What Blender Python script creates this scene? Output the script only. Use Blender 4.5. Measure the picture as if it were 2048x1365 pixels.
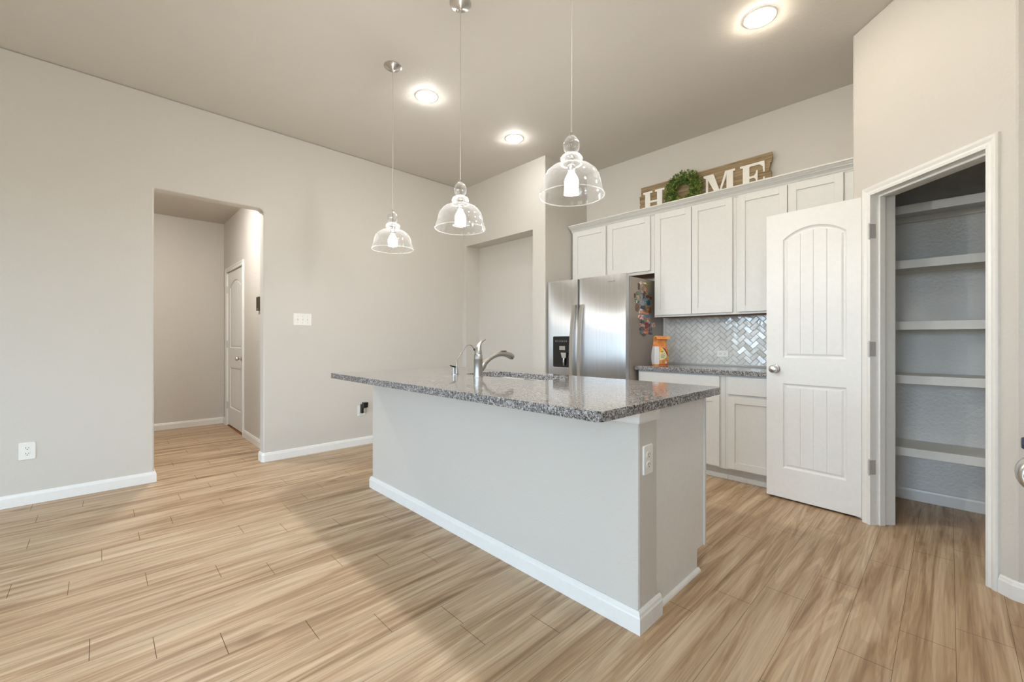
import bpy, bmesh, math, random
from mathutils import Vector, Matrix
random.seed(7)
PI = math.pi
scene = bpy.context.scene
COL = scene.collection
for o in list(bpy.data.objects): bpy.data.objects.remove(o)

# ------------------------------------------------------------------ camera
F_PX = 847.0; CAM_H = 1.13; YAW = math.radians(45.93)
cam_d = bpy.data.cameras.new('camera'); cam = bpy.data.objects.new('camera', cam_d); COL.objects.link(cam)
cam_d.sensor_width = 36.0; cam_d.lens = 36.0*F_PX/2048.0; cam_d.clip_start = 0.02
cam_d.shift_y = -2.5/2048.0
cam.location = (0, 0, CAM_H); cam.rotation_euler = (PI/2, 0, YAW)
scene.camera = cam

# ------------------------------------------------------------------ exposure, world
vs = scene.view_settings
scene.display_settings.display_device = 'sRGB'
vs.view_transform = 'Standard'; vs.look = 'None'; vs.gamma = 1.0; vs.use_curve_mapping = False
vs.exposure = -0.37
world = bpy.data.worlds.new('world'); scene.world = world; world.use_nodes = True
bg = world.node_tree.nodes['Background']
bg.inputs[1].default_value = 23.0
_n = world.node_tree.nodes; _l = world.node_tree.links          # bright sky above the horizon, dim ground below it
_tc = _n.new('ShaderNodeTexCoord'); _sx = _n.new('ShaderNodeSeparateXYZ'); _mr = _n.new('ShaderNodeMapRange'); _mx = _n.new('ShaderNodeMix'); _mx.data_type = 'RGBA'
_mr.inputs[1].default_value = -0.03; _mr.inputs[2].default_value = 0.05
_mx.inputs[6].default_value = (0.19, 0.195, 0.18, 1); _mx.inputs[7].default_value = (0.62, 0.80, 1.0, 1)
_l.new(_tc.outputs['Generated'], _sx.inputs[0]); _l.new(_sx.outputs[2], _mr.inputs[0]); _l.new(_mr.outputs[0], _mx.inputs[0]); _l.new(_mx.outputs[2], bg.inputs[0])
LAMP = 170.0          # emission of the recessed lenses
BULB = 600.0          # emission of the pendant bulbs
WARM = (1.0, 0.99, 0.965)
CEIL = 3.085
XL = -4.40; YN = 3.37; YB = 4.115; XR = 0.95; YR = -4.8; HX = -6.86; HY = 1.19; HC = 2.70

def portal(x, y, z, sx, sz, rot):
    l = bpy.data.lights.new('window_portal', 'AREA'); l.shape = 'RECTANGLE'; l.size = sx; l.size_y = sz
    o = bpy.data.objects.new('window_portal', l); COL.objects.link(o)
    o.location = (x, y, z); o.rotation_euler = rot
    l.cycles.is_portal = True
WINS = [(-4.15, -2.95, 0.60, 2.40), (-1.5, 0.5, 0.10, 2.45)]     # rear wall: window, glass door
ADDED_RWIN = (-2.3, -0.9, 0.60, 2.30)                                  # right wall window along Y, added unseen to bring in side daylight
for (a, b, c, d) in WINS:
    portal((a+b)/2, YR-0.02, (c+d)/2, b-a, d-c, (PI/2, 0, 0))
portal(XR+0.02, (ADDED_RWIN[0]+ADDED_RWIN[1])/2, (ADDED_RWIN[2]+ADDED_RWIN[3])/2, ADDED_RWIN[1]-ADDED_RWIN[0], ADDED_RWIN[3]-ADDED_RWIN[2], (PI/2, 0, PI/2))

# ------------------------------------------------------------------ materials
def srgb(r, g, b):
    f = lambda c: (c/255/12.92 if c/255 <= 0.04045 else ((c/255+0.055)/1.055)**2.4)
    return (f(r), f(g), f(b), 1)
class NT:
    def __init__(s, name):
        s.m = bpy.data.materials.new(name); s.m.use_nodes = True
        s.t = s.m.node_tree; s.n = s.t.nodes; s.b = s.n['Principled BSDF']
    def add(s, kind, **kw):
        n = s.n.new(kind)
        for k, v in kw.items():
            if k.startswith('i_'):
                key = k[2:]; key = int(key) if key.isdigit() else key.replace('_', ' ')
                n.inputs[key].default_value = v
            else: setattr(n, k, v)
        return n
    def link(s, a, b): s.t.links.new(a, b)
    def set(s, **kw):
        for k, v in kw.items(): s.b.inputs[k.replace('_', ' ')].default_value = v
        return s
    def coord(s, out='Object', scale=(1, 1, 1), rot=(0, 0, 0)):
        tc = s.add('ShaderNodeTexCoord'); mp = s.add('ShaderNodeMapping')
        mp.inputs['Scale'].default_value = scale; mp.inputs['Rotation'].default_value = rot
        s.link(tc.outputs[out], mp.inputs['Vector']); return mp.outputs[0]
    def bump(s, h, strength=0.2, dist=0.002):
        b = s.add('ShaderNodeBump', i_Strength=strength, i_Distance=dist)
        s.link(h, b.inputs['Height']); s.link(b.outputs[0], s.b.inputs['Normal']); return b
    def ramp(s, fac, stops):
        r = s.add('ShaderNodeValToRGB'); e = r.color_ramp.elements
        while len(e) < len(stops): e.new(0.5)
        for i, (p, c) in enumerate(stops): e[i].position = p; e[i].color = c
        s.link(fac, r.inputs[0]); return r.outputs[0]
    def noise(s, vec, scale, detail=3, rough=0.5, dim='3D', dist=0.0):
        n = s.add('ShaderNodeTexNoise', i_Scale=scale, i_Detail=detail, i_Roughness=rough, i_Distortion=dist)
        s.link(vec, n.inputs['Vector']); return n
def plain(name, col, rough=0.5, metal=0.0, **kw):
    t = NT(name); t.set(Base_Color=col, Roughness=rough, Metallic=metal)
    for k, v in kw.items(): t.b.inputs[k.replace('_', ' ')].default_value = v
    v = t.coord(); n = t.noise(v, 35, 2)
    r = t.ramp(n.outputs[0], [(0.3, tuple(c*0.97 for c in col[:3])+(1,)), (0.7, col)])
    t.link(r, t.b.inputs['Base Color'])
    return t.m
def paint(name, col, rough, bump, scale=70):
    t = NT(name); t.set(Roughness=rough)
    t.b.inputs['Specular IOR Level'].default_value = 0.35
    v = t.coord(); n1 = t.noise(v, scale, 3, 0.6); n2 = t.noise(v, 1.3, 2)
    c = t.ramp(n2.outputs[0], [(0.3, tuple(x*0.985 for x in col[:3])+(1,)), (0.7, col)])
    t.link(c, t.b.inputs['Base Color'])
    t.bump(n1.outputs[0], bump, 0.004); return t.m
M = {}
M['wall'] = paint('beige_wall_paint', srgb(208, 203, 195), 0.5, 0.55, 60)
M['ceiling'] = paint('beige_ceiling_paint', srgb(209, 203, 194), 0.7, 0.3, 55)
M['wallg'] = paint('lightened_eggshell_paint', srgb(232, 230, 226), 0.26, 1.0, 50)  # room's wall paint, lightened to put missing pantry light into its colour
M['trim'] = plain('white_trim_paint', srgb(236, 235, 231), 0.32)
M['cabinet'] = plain('white_cabinet_paint', srgb(222, 221, 217), 0.38)
M['door'] = plain('white_door_paint', srgb(234, 233, 230), 0.35)
M['rawwood'] = plain('brown_cabinet_underside', srgb(150, 96, 55), 0.6)
M['plastic'] = plain('white_plastic', srgb(238, 236, 230), 0.3)
M['slot'] = plain('dark_slot', srgb(40, 38, 36), 0.6)
M['black'] = plain('black_plastic', srgb(22, 22, 22), 0.25)
M['blackglass'] = plain('black_gloss_panel', srgb(14, 14, 15), 0.08)
M['navy'] = plain('dark_blue_enamel', srgb(52, 62, 82), 0.2)
M['greymark'] = plain('grey_icon_print', srgb(150, 150, 150), 0.5)
M['nickel'] = plain('brushed_nickel', srgb(205, 202, 197), 0.3, 1.0)
M['hinge'] = plain('satin_hinge_metal', srgb(205, 203, 199), 0.4, 0.35)
M['faucet'] = plain('brushed_faucet_metal', srgb(176, 174, 170), 0.34, 1.0)
M['chrome'] = plain('polished_chrome', srgb(225, 225, 225), 0.1, 1.0)
M['fridgeside'] = plain('taupe_fridge_side', srgb(166, 156, 145), 0.38, 0.25)
M['gasket'] = plain('dark_gasket', srgb(45, 43, 41), 0.6)
M['shelf'] = plain('white_shelf_paint', srgb(232, 231, 226), 0.45)
M['plaque'] = plain('dark_brown_plaque', srgb(84, 66, 50), 0.4)
M['letter'] = plain('ivory_letter_paint', srgb(240, 236, 226), 0.5)
M['stain'] = plain('dark_speck', srgb(90, 80, 70), 0.8)

# brushed stainless steel, grain running vertically
t = NT('brushed_stainless'); t.set(Metallic=1.0, Roughness=0.43); t.b.inputs['Anisotropic'].default_value = 0.92
v = t.coord(scale=(260, 260, 2)); n = t.noise(v, 1.0, 3)
t.link(t.ramp(n.outputs[0], [(0.25, srgb(196, 196, 196)), (0.75, srgb(214, 214, 214))]), t.b.inputs['Base Color'])
tg = t.add('ShaderNodeTangent'); tg.direction_type = 'RADIAL'; tg.axis = 'Z'; t.link(tg.outputs[0], t.b.inputs['Tangent'])
t.b.inputs['Anisotropic Rotation'].default_value = 0.0
M['steel'] = t.m
t = NT('sink_steel'); t.set(Metallic=1.0, Roughness=0.3, Base_Color=srgb(190, 188, 184)); 
v = t.coord(scale=(4, 200, 200)); n = t.noise(v, 1.0, 2); t.bump(n.outputs[0], 0.05, 0.001); M['sink'] = t.m

# granite
def granite(name, rough):
    t = NT(name); t.set(Roughness=rough)
    v = t.coord()
    a = t.noise(v, 95, 4, 0.65, dist=0.4); b = t.noise(v, 210, 3, 0.6); 
    vo = t.add('ShaderNodeTexVoronoi', i_Scale=150.0); t.link(v, vo.inputs['Vector'])
    c1 = t.ramp(a.outputs[0], [(0.42, srgb(30, 30, 32)), (0.49, srgb(98, 96, 96)), (0.56, srgb(172, 168, 166)), (0.67, srgb(226, 223, 221))])
    c2 = t.ramp(b.outputs[0], [(0.43, srgb(42, 42, 43)), (0.53, srgb(160, 156, 154)), (0.64, srgb(230, 227, 225))])
    mx = t.add('ShaderNodeMix', data_type='RGBA'); mx.inputs[0].default_value = 0.5
    t.link(c1, mx.inputs[6]); t.link(c2, mx.inputs[7])
    sp = t.ramp(vo.outputs['Color'], [(0.12, (0.05, 0.05, 0.05, 1)), (0.2, (1, 1, 1, 1))])
    m2 = t.add('ShaderNodeMix', data_type='RGBA', blend_type='MULTIPLY'); m2.inputs[0].default_value = 0.55
    t.link(mx.outputs[2], m2.inputs[6]); t.link(sp, m2.inputs[7]); t.link(m2.outputs[2], t.b.inputs['Base Color'])
    return t.m
M['granite'] = granite('speckled_granite', 0.07)

# glass that is one thin sheet
def thin_glass(name, tint, power, edge=0.75, milk=0.0):
    t = NT(name); t.n.remove(t.b); out = t.n['Material Output']
    tr = t.add('ShaderNodeBsdfTransparent'); tr.inputs[0].default_value = tint
    gl = t.add('ShaderNodeBsdfGlossy'); gl.inputs['Roughness'].default_value = 0.04
    df = t.add('ShaderNodeBsdfTranslucent'); df.inputs[0].default_value = (0.95, 0.95, 0.94, 1)
    di = t.add('ShaderNodeBsdfDiffuse'); di.inputs[0].default_value = (0.95, 0.95, 0.94, 1)
    dd = t.add('ShaderNodeMixShader'); dd.inputs[0].default_value = 0.5; t.link(df.outputs[0], dd.inputs[1]); t.link(di.outputs[0], dd.inputs[2])
    lw = t.add('ShaderNodeLayerWeight'); lw.inputs[0].default_value = power
    mr = t.add('ShaderNodeMapRange'); mr.inputs[3].default_value = 0.05; mr.inputs[4].default_value = edge
    t.link(lw.outputs['Facing'], mr.inputs[0])
    gd = t.add('ShaderNodeMixShader'); gd.inputs[0].default_value = milk; t.link(gl.outputs[0], gd.inputs[1]); t.link(dd.outputs[0], gd.inputs[2])
    mx = t.add('ShaderNodeMixShader'); t.link(mr.outputs[0], mx.inputs[0]); t.link(tr.outputs[0], mx.inputs[1]); t.link(gd.outputs[0], mx.inputs[2])
    v = t.coord(); n = t.noise(v, 30, 2); b = t.add('ShaderNodeBump', i_Strength=0.15, i_Distance=0.002); t.link(n.outputs[0], b.inputs['Height'])
    t.link(b.outputs[0], gl.inputs['Normal']); t.link(mx.outputs[0], out.inputs[0]); return t.m
M['glass'] = thin_glass('clear_seeded_glass', (0.97, 0.97, 0.96, 1), 0.32, 0.88, 0.03)
M['glass_knob'] = thin_glass('bubbled_glass', (0.93, 0.93, 0.92, 1), 0.5, 0.95, 0.22)
M['pane'] = thin_glass('window_glass', (0.97, 0.98, 0.98, 1), 0.1)
def emit(name, col, s):
    t = NT(name); t.n.remove(t.b); e = t.add('ShaderNodeEmission'); e.inputs[0].default_value = tuple(col)+(1,); e.inputs[1].default_value = s
    t.link(e.outputs[0], t.n['Material Output'].inputs[0]); return t.m
M['lamp'] = emit('recessed_lens_light', WARM, LAMP)
M['bulb'] = emit('bulb_light', WARM, BULB)
M['glass_rim'] = thin_glass('rim_glass', (0.93, 0.93, 0.92, 1), 0.5, 0.9, 0.10)
M['lampw'] = emit('warm_recessed_lens_light', (1.0, 0.90, 0.75), 220)
M['halllamp'] = emit('hall_lens_light', (1.0, 0.96, 0.90), 1000)

# floor planks: colour varies by a per-face attribute, grain runs along Y
t = NT('oak_plank_floor'); t.set(Roughness=0.42); t.b.inputs['Specular IOR Level'].default_value = 0.4
at = t.add('ShaderNodeAttribute', attribute_name='plank')
tc = t.add('ShaderNodeTexCoord')
sc = t.add('ShaderNodeVectorMath', operation='SCALE'); sc.inputs['Scale'].default_value = 37.0
t.link(at.outputs['Vector'], sc.inputs[0])
ad = t.add('ShaderNodeVectorMath', operation='ADD'); t.link(tc.outputs['Object'], ad.inputs[0]); t.link(sc.outputs[0], ad.inputs[1])
mp = t.add('ShaderNodeMapping'); mp.inputs['Scale'].default_value = (8, 0.45, 1); t.link(ad.outputs[0], mp.inputs[0])
mp2 = t.add('ShaderNodeMapping'); mp2.inputs['Scale'].default_value = (120, 2.2, 1); t.link(ad.outputs[0], mp2.inputs[0])
mp3 = t.add('ShaderNodeMapping'); mp3.inputs['Scale'].default_value = (5.0, 0.42, 1); t.link(ad.outputs[0], mp3.inputs[0])
n1 = t.noise(mp.outputs[0], 1.6, 5, 0.62, dist=1.2)
n2 = t.noise(mp2.outputs[0], 1.0, 3, 0.6)
n3 = t.noise(mp3.outputs[0], 1.5, 2, 0.5, dist=0.8)
wv = t.add('ShaderNodeMath', operation='SINE'); wm = t.add('ShaderNodeMath', operation='MULTIPLY'); wm.inputs[1].default_value = 38.0
t.link(n3.outputs[0], wm.inputs[0]); t.link(wm.outputs[0], wv.inputs[0])
c1 = t.ramp(n1.outputs[0], [(0.30, srgb(156, 123, 90)), (0.46, srgb(200, 170, 136)), (0.58, srgb(218, 193, 161)), (0.75, srgb(230, 209, 180))])
c2 = t.ramp(n2.outputs[0], [(0.34, (0.66, 0.62, 0.58, 1)), (0.55, (1, 1, 1, 1))])
c3 = t.ramp(wv.outputs[0], [(0.0, (0.76, 0.72, 0.68, 1)), (0.40, (1, 1, 1, 1))])
m1 = t.add('ShaderNodeMix', data_type='RGBA', blend_type='MULTIPLY'); m1.inputs[0].default_value = 0.55
t.link(c1, m1.inputs[6]); t.link(c2, m1.inputs[7])
m2 = t.add('ShaderNodeMix', data_type='RGBA', blend_type='MULTIPLY'); m2.inputs[0].default_value = 0.6
t.link(m1.outputs[2], m2.inputs[6]); t.link(c3, m2.inputs[7])
# knots
mk = t.add('ShaderNodeMapping'); mk.inputs['Scale'].default_value = (4.2, 1.9, 1); t.link(ad.outputs[0], mk.inputs[0])
vk = t.add('ShaderNodeTexVoronoi', i_Scale=1.0); t.link(mk.outputs[0], vk.inputs['Vector'])
ck = t.ramp(vk.outputs['Distance'], [(0.03, (0.55, 0.46, 0.38, 1)), (0.13, (1, 1, 1, 1))])
m4 = t.add('ShaderNodeMix', data_type='RGBA', blend_type='MULTIPLY'); m4.inputs[0].default_value = 0.8
t.link(m2.outputs[2], m4.inputs[6]); t.link(ck, m4.inputs[7])
sx = t.add('ShaderNodeSeparateXYZ'); t.link(at.outputs['Vector'], sx.inputs[0])
mr = t.add('ShaderNodeMapRange'); mr.inputs[3].default_value = 0.88; mr.inputs[4].default_value = 1.08; t.link(sx.outputs[0], mr.inputs[0])
m3 = t.add('ShaderNodeVectorMath', operation='SCALE'); t.link(m4.outputs[2], m3.inputs[0]); t.link(mr.outputs[0], m3.inputs['Scale'])
t.link(m3.outputs[0], t.b.inputs['Base Color']); t.bump(n2.outputs[0], 0.08, 0.001)
M['floor'] = t.m
M['gap'] = plain('dark_plank_gap', srgb(96, 72, 50), 0.8)

# backsplash tile
t = NT('glossy_grey_tile'); t.set(Roughness=0.12); t.b.inputs['Coat Weight'].default_value = 1.0; t.b.inputs['Coat Roughness'].default_value = 0.05; v = t.coord()
n = t.noise(v, 38, 2, 0.5, dist=0.6); nn = t.noise(v, 9, 1)
t.link(t.ramp(nn.outputs[0], [(0.35, srgb(212, 211, 206)), (0.65, srgb(226, 225, 220))]), t.b.inputs['Base Color'])
_b = t.bump(n.outputs[0], 0.22, 0.004); t.link(_b.outputs[0], t.b.inputs['Coat Normal']); M['tile'] = t.m
M['grout'] = plain('pale_grout', srgb(192, 191, 188), 0.8)
# weathered board
t = NT('weathered_board'); t.set(Roughness=0.8); v = t.coord(scale=(3, 30, 55)); n = t.noise(v, 1.2, 4, 0.6, dist=0.5)
t.link(t.ramp(n.outputs[0], [(0.3, srgb(112, 90, 64)), (0.5, srgb(150, 128, 96)), (0.72, srgb(176, 156, 126))]), t.b.inputs['Base Color'])
t.bump(n.outputs[0], 0.3, 0.003); M['board'] = t.m
# leaves
t = NT('wreath_leaf'); t.set(Roughness=0.5); v = t.coord(); n = t.noise(v, 34, 2)
t.link(t.ramp(n.outputs[0], [(0.3, srgb(40, 66, 26)), (0.48, srgb(84, 116, 44)), (0.66, srgb(164, 172, 84))]), t.b.inputs['Base Color']); M['leaf'] = t.m

def two_tone(name, a, b, scale=70):
    t = NT(name); t.set(Roughness=0.35); v = t.coord(); n = t.noise(v, scale, 2)
    t.link(t.ramp(n.outputs[0], [(0.44, a), (0.54, b)]), t.b.inputs['Base Color']); return t.m

# ------------------------------------------------------------------ mesh helpers
class MB:
    def __init__(s): s.bm = bmesh.new()
    def face(s, pts):
        return s.bm.faces.new([s.bm.verts.new(p) for p in pts])
    def box(s, x0, x1, y0, y1, z0, z1):
        v = [s.bm.verts.new(p) for p in [(x0,y0,z0),(x1,y0,z0),(x1,y1,z0),(x0,y1,z0),(x0,y0,z1),(x1,y0,z1),(x1,y1,z1),(x0,y1,z1)]]
        for f in [(0,3,2,1),(4,5,6,7),(0,1,5,4),(1,2,6,5),(2,3,7,6),(3,0,4,7)]: s.bm.faces.new([v[i] for i in f])
        return s
    def loft(s, rings, cap=True, closed=True):
        rv = [[s.bm.verts.new(p) for p in r] for r in rings]; n = len(rv[0])
        for a, b in zip(rv[:-1], rv[1:]):
            for i in range(n if closed else n-1):
                j = (i+1) % n; s.bm.faces.new([a[i], a[j], b[j], b[i]])
        if cap: s.bm.faces.new(rv[0][::-1]); s.bm.faces.new(rv[-1])
        return s
    def prism(s, poly, fn, a, b):
        """poly: 2D points, fn(u,v,w)->xyz, from w=a to w=b"""
        return s.loft([[fn(u, v, a) for u, v in poly], [fn(u, v, b) for u, v in poly]])
    def tube(s, path, rad, n=14, cap=True):
        path = [Vector(p) for p in path]; rings = []
        if not hasattr(rad, '__len__'): rad = [rad]*len(path)
        prev = None
        for i, p in enumerate(path):
            d = (path[min(i+1, len(path)-1)]-path[max(i-1, 0)]).normalized()
            if prev is None:
                u = Vector((0, 0, 1)) if abs(d.z) < 0.9 else Vector((1, 0, 0)); u = (u-d*u.dot(d)).normalized()
            else: u = (prev-d*prev.dot(d)).normalized()
            prev = u; w = d.cross(u)
            rings.append([p+(u*math.cos(2*PI*k/n)+w*math.sin(2*PI*k/n))*rad[i] for k in range(n)])
        return s.loft(rings, cap)
    def lathe(s, prof, c=(0,0,0), n=32, axis='z', cap=True):
        rings = []
        for r, h in prof:
            ring = []
            for k in range(n):
                a = 2*PI*k/n; x, y = r*math.cos(a), r*math.sin(a)
                p = {'z': (x, y, h), 'y': (x, h, y), 'x': (h, x, y)}[axis]
                ring.append((c[0]+p[0], c[1]+p[1], c[2]+p[2]))
            rings.append(ring)
        return s.loft(rings, cap)
    def build(s, name, mat, parent=None, bevel=0.0, smooth=False, solid=0.0, fixn=True):
        bm = s.bm
        if fixn: bmesh.ops.recalc_face_normals(bm, faces=bm.faces)
        org = Vector((0, 0, 0)); p = parent
        while p is not None: org += p.location; p = p.parent
        if parent is not None: bmesh.ops.translate(bm, vec=-org, verts=bm.verts)
        me = bpy.data.meshes.new(name); bm.to_mesh(me); bm.free()
        if smooth:
            me.polygons.foreach_set('use_smooth', [True]*len(me.polygons))
        o = bpy.data.objects.new(name, me); COL.objects.link(o); o.parent = parent
        for m in (mat if isinstance(mat, (list, tuple)) else [mat]): me.materials.append(M[m] if isinstance(m, str) else m)
        if smooth and not hasattr(me, '_x'):
            try: me.set_sharp_from_angle(angle=math.radians(35))
            except Exception: pass
        if solid:
            md = o.modifiers.new('solid', 'SOLIDIFY'); md.thickness = solid; md.offset = 0
        if bevel:
            md = o.modifiers.new('bevel', 'BEVEL'); md.width = bevel; md.segments = 2; md.limit_method = 'ANGLE'; md.angle_limit = 0.6
        return o
def tag(o, label=None, cat=None, group=None, kind=None):
    if label: o['label'] = label
    if cat: o['category'] = cat
    if group: o['group'] = group
    if kind: o['kind'] = kind
    return o
def empty(name, loc, label=None, cat=None, group=None, kind=None):
    o = bpy.data.objects.new(name, None); o.empty_display_size = 0.1; COL.objects.link(o); o.location = loc
    return tag(o, label, cat, group, kind)
def struct(o, label, cat): return tag(o, label, cat, kind='structure')
def copy_tree(o, parent=None):
    c = o.copy(); COL.objects.link(c); c.parent = parent
    for ch in list(o.children): copy_tree(ch, c)
    return c
def B(name, mat, *dims, parent=None, bevel=0.0):
    m = MB(); m.box(*dims); return m.build(name, mat, parent, bevel)

def fill_poly(bm, loops, z_of):
    """triangulated face with holes; loops of 2D points; z_of maps (u,v)->xyz"""
    edges = []
    allv = []
    for lp in loops:
        vs_ = [bm.verts.new(z_of(*p)) for p in lp]; allv.append(vs_)
        for i in range(len(vs_)): edges.append(bm.edges.new((vs_[i], vs_[(i+1) % len(vs_)])))
    bmesh.ops.triangle_fill(bm, use_beauty=True, use_dissolve=False, edges=edges)
    return allv
def plate_with_holes(name, mat, loops, fn, a, b, parent=None, bevel=0.0, smooth=False):
    m = MB(); A_ = fill_poly(m.bm, loops, lambda u, v: fn(u, v, a)); B_ = fill_poly(m.bm, loops, lambda u, v: fn(u, v, b))
    for la, lb in zip(A_, B_):
        n = len(la)
        for i in range(n):
            j = (i+1) % n; m.bm.faces.new([la[i], la[j], lb[j], lb[i]])
    return m.build(name, mat, parent, bevel, smooth)
def rrect(x0, x1, y0, y1, r, n=6):
    pts = []
    for cx, cy, a0 in ((x1-r, y1-r, 0), (x0+r, y1-r, 90), (x0+r, y0+r, 180), (x1-r, y0+r, 270)):
        for k in range(n+1):
            a = math.radians(a0+90*k/n); pts.append((cx+r*math.cos(a), cy+r*math.sin(a)))
    return pts

# ================================================================== SETTING
# floor planks, laid out from the seams in the photograph
W = 0.1515; X0 = -0.135; LEN = 0.895
JOINT = {-4.05:-.296, -3.77:.150, -3.615:-.293, -3.466:.313, -3.315:.153, -3.163:-.001, -3.012:-.30, -2.86:.785, -2.708:.151, -2.557:.408,
         -2.405:.598, -2.25:-.033, -2.10:.139, -1.953:.327, -1.80:.588, -1.65:.805, -1.498:1.033, -.741:1.99, -.59:2.183, -.438:2.466, -.287:1.938, -.135:2.229, .0165:2.40}
fm = MB(); pl_layer = fm.bm.faces.layers.float_vector.new('plank') if hasattr(fm.bm.faces.layers, 'float_vector') else None
vals = []
rng = random.Random(3)
k0 = int(math.floor((HX-0.3-X0)/W)); k1 = int(math.ceil((XR+0.2-X0)/W))
g = 0.0006
for k in range(k0, k1):
    xa = X0+k*W; xb = xa+W
    ph = None
    for jx, jy in JOINT.items():
        if abs(xa-jx) < 0.03 : ph = jy
    if ph is None: ph = 0.31+0.247*k
    y = ph - math.ceil((ph-(YR-0.2))/LEN)*LEN
    while y < YB+0.2:
        ya, yb = max(y, YR-0.2), min(y+LEN, YB+0.2)
        if yb > ya:
            fm.face([(xa+g, ya+g*1.6, 0), (xb-g, ya+g*1.6, 0), (xb-g, yb-g*1.6, 0), (xa+g, yb-g*1.6, 0)])
            vals.append((rng.random(), rng.random(), rng.random()))
        y += LEN
nplank = len(vals)
fm.box(HX-0.3, XR+0.2, YR-0.2, YB+0.2, -0.12, -0.0012)
fl = fm.build('floor', ['floor', 'gap'], fixn=False)
at_ = fl.data.attributes.new('plank', 'FLOAT_VECTOR', 'FACE')
for i, p in enumerate(fl.data.polygons):
    if i < nplank: at_.data[i].vector = vals[i]
    else: p.material_index = 1
struct(fl, 'light oak plank floor', 'floor')

struct(B('ceiling', 'ceiling', XL-0.12, XR+0.15, YR-0.15, YB+0.15, CEIL, CEIL+0.12), 'beige textured ceiling over the kitchen', 'ceiling')

# left wall with the hall opening (Y .298-1.068, head 2.338, bullnose corners)
OY0, OY1, OZ = 0.298, 1.068, 2.338; TH = 0.12
def ywall(u, v, w): return (w, u, v)
def xwall(u, v, w): return (u, w, v)
outer = [(YR-0.15, 0), (OY0, 0), (OY0, OZ-0.0), (OY1-0.03, OZ), (OY1-0.009, OZ-0.009), (OY1, OZ-0.03), (OY1, 0), (YB+0.1, 0), (YB+0.1, CEIL), (YR-0.15, CEIL)]
m = MB(); m.prism(outer, ywall, XL-TH, XL)
struct(m.build('wall_left', 'wall', bevel=0.012), 'long beige wall with an opening into a hall', 'wall')
# hall
struct(B('wall_hall_back', 'wall', HX-0.1, HX, -1.6, HY+0.1, 0, HC), 'beige wall at the end of the hall', 'wall')
hx0, hx1 = -6.64, -5.77
m = MB(); m.prism([(HX-0.1, 0), (hx0, 0), (hx0, 2.03), (hx1, 2.03), (hx1, 0), (XL-TH, 0), (XL-TH, HC), (HX-0.1, HC)], xwall, HY, HY+0.12)
struct(m.build('wall_hall_right', 'wall'), 'beige side wall of the hall holding a white door', 'wall')
struct(B('wall_hall_left', 'wall', HX-0.1, XL-TH, -1.7, -1.6, 0, HC), 'beige far side wall of the hall', 'wall')
struct(B('ceiling_hall', 'ceiling', HX-0.1, XL-TH, -1.7, HY+0.12, HC, HC+0.1), 'lower beige ceiling in the hall', 'ceiling')
struct(B('wall_hall_closet', 'wall', hx0-0.1, hx1+0.1, HY+0.13, HY+0.16, 0, 2.2), 'closed off space behind the hall door', 'wall')

P0x = -0.430
# niche wall (Y=3.37) from the corner to the fridge alcove, with a shallow recess
nz = 2.332
NX0, NX1, ND = -4.326, -3.157, 0.21
def planz(u, v, w): return (u, v, w)
m = MB()
arc = [(-2.98-0.014+0.014*math.sin(a), YN+0.014-0.014*math.cos(a)) for a in [PI/2*k/6 for k in range(7)]]
m.prism([(NX1, YN)]+arc+[(-2.98, YB+0.1), (XL-0.05, YB+0.1), (XL-0.05, YN), (NX0, YN), (NX0, YN+ND), (NX1, YN+ND)], planz, 0, CEIL)
m.box(NX0, NX1, YN, YN+ND, nz, CEIL)
struct(m.build('wall_niche', 'wall'), 'beige wall with a tall shallow recess beside the refrigerator', 'wall')
struct(B('wall_cabinet', 'wall', -2.98, P0x+0.05, YB, YB+0.12, 0, CEIL), 'beige wall behind the kitchen cabinets', 'wall')

struct(B('wall_pantry_back', 'wallg', P0x+0.0501, XR+0.1, YB, YB+0.12, 0, CEIL), 'textured wall at the back of the pantry, lightened in colour against shade', 'wall')
# pantry
P0 = Vector((-0.430, 3.466)); P1 = Vector((0.207, 2.842)); E1 = (P1-P0).normalized(); NN = Vector((-E1.y, E1.x)); PLEN = (P1-P0).length
if NN.y < 0: NN = -NN
def diag(u, v, w): q = P0+E1*u+NN*w; return (q.x, q.y, v)
S0, S1, DZ = 0.140, 0.772, 2.022
PT = 0.135
m = MB(); m.prism([(0, 0), (S0-0.015, 0), (S0-0.015, DZ+0.015), (S1+0.015, DZ+0.015), (S1+0.015, 0), (PLEN, 0), (PLEN, CEIL), (0, CEIL)], diag, 0, PT)
struct(m.build('wall_pantry', 'wall', bevel=0.01), 'angled beige wall holding the pantry doorway', 'wall')
struct(B('wall_pantry_side', 'wall', P0.x, P0.x+0.11, P0.y+0.004, YB, 0, CEIL), 'short beige wall between the cabinets and the pantry', 'wall')
struct(B('wall_alcove', 'wall', P1.x, XR+0.1, P1.y, P1.y+0.115, 0, CEIL), 'beige wall right of the pantry door', 'wall')
struct(plate_with_holes('wall_right', 'wall', [[(YR-0.1, 0), (YB, 0), (YB, CEIL), (YR-0.1, CEIL)], [(ADDED_RWIN[0], ADDED_RWIN[2]), (ADDED_RWIN[1], ADDED_RWIN[2]), (ADDED_RWIN[1], ADDED_RWIN[3]), (ADDED_RWIN[0], ADDED_RWIN[3])]], ywall, XR, XR+0.12), 'beige wall behind the range', 'wall')

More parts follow.
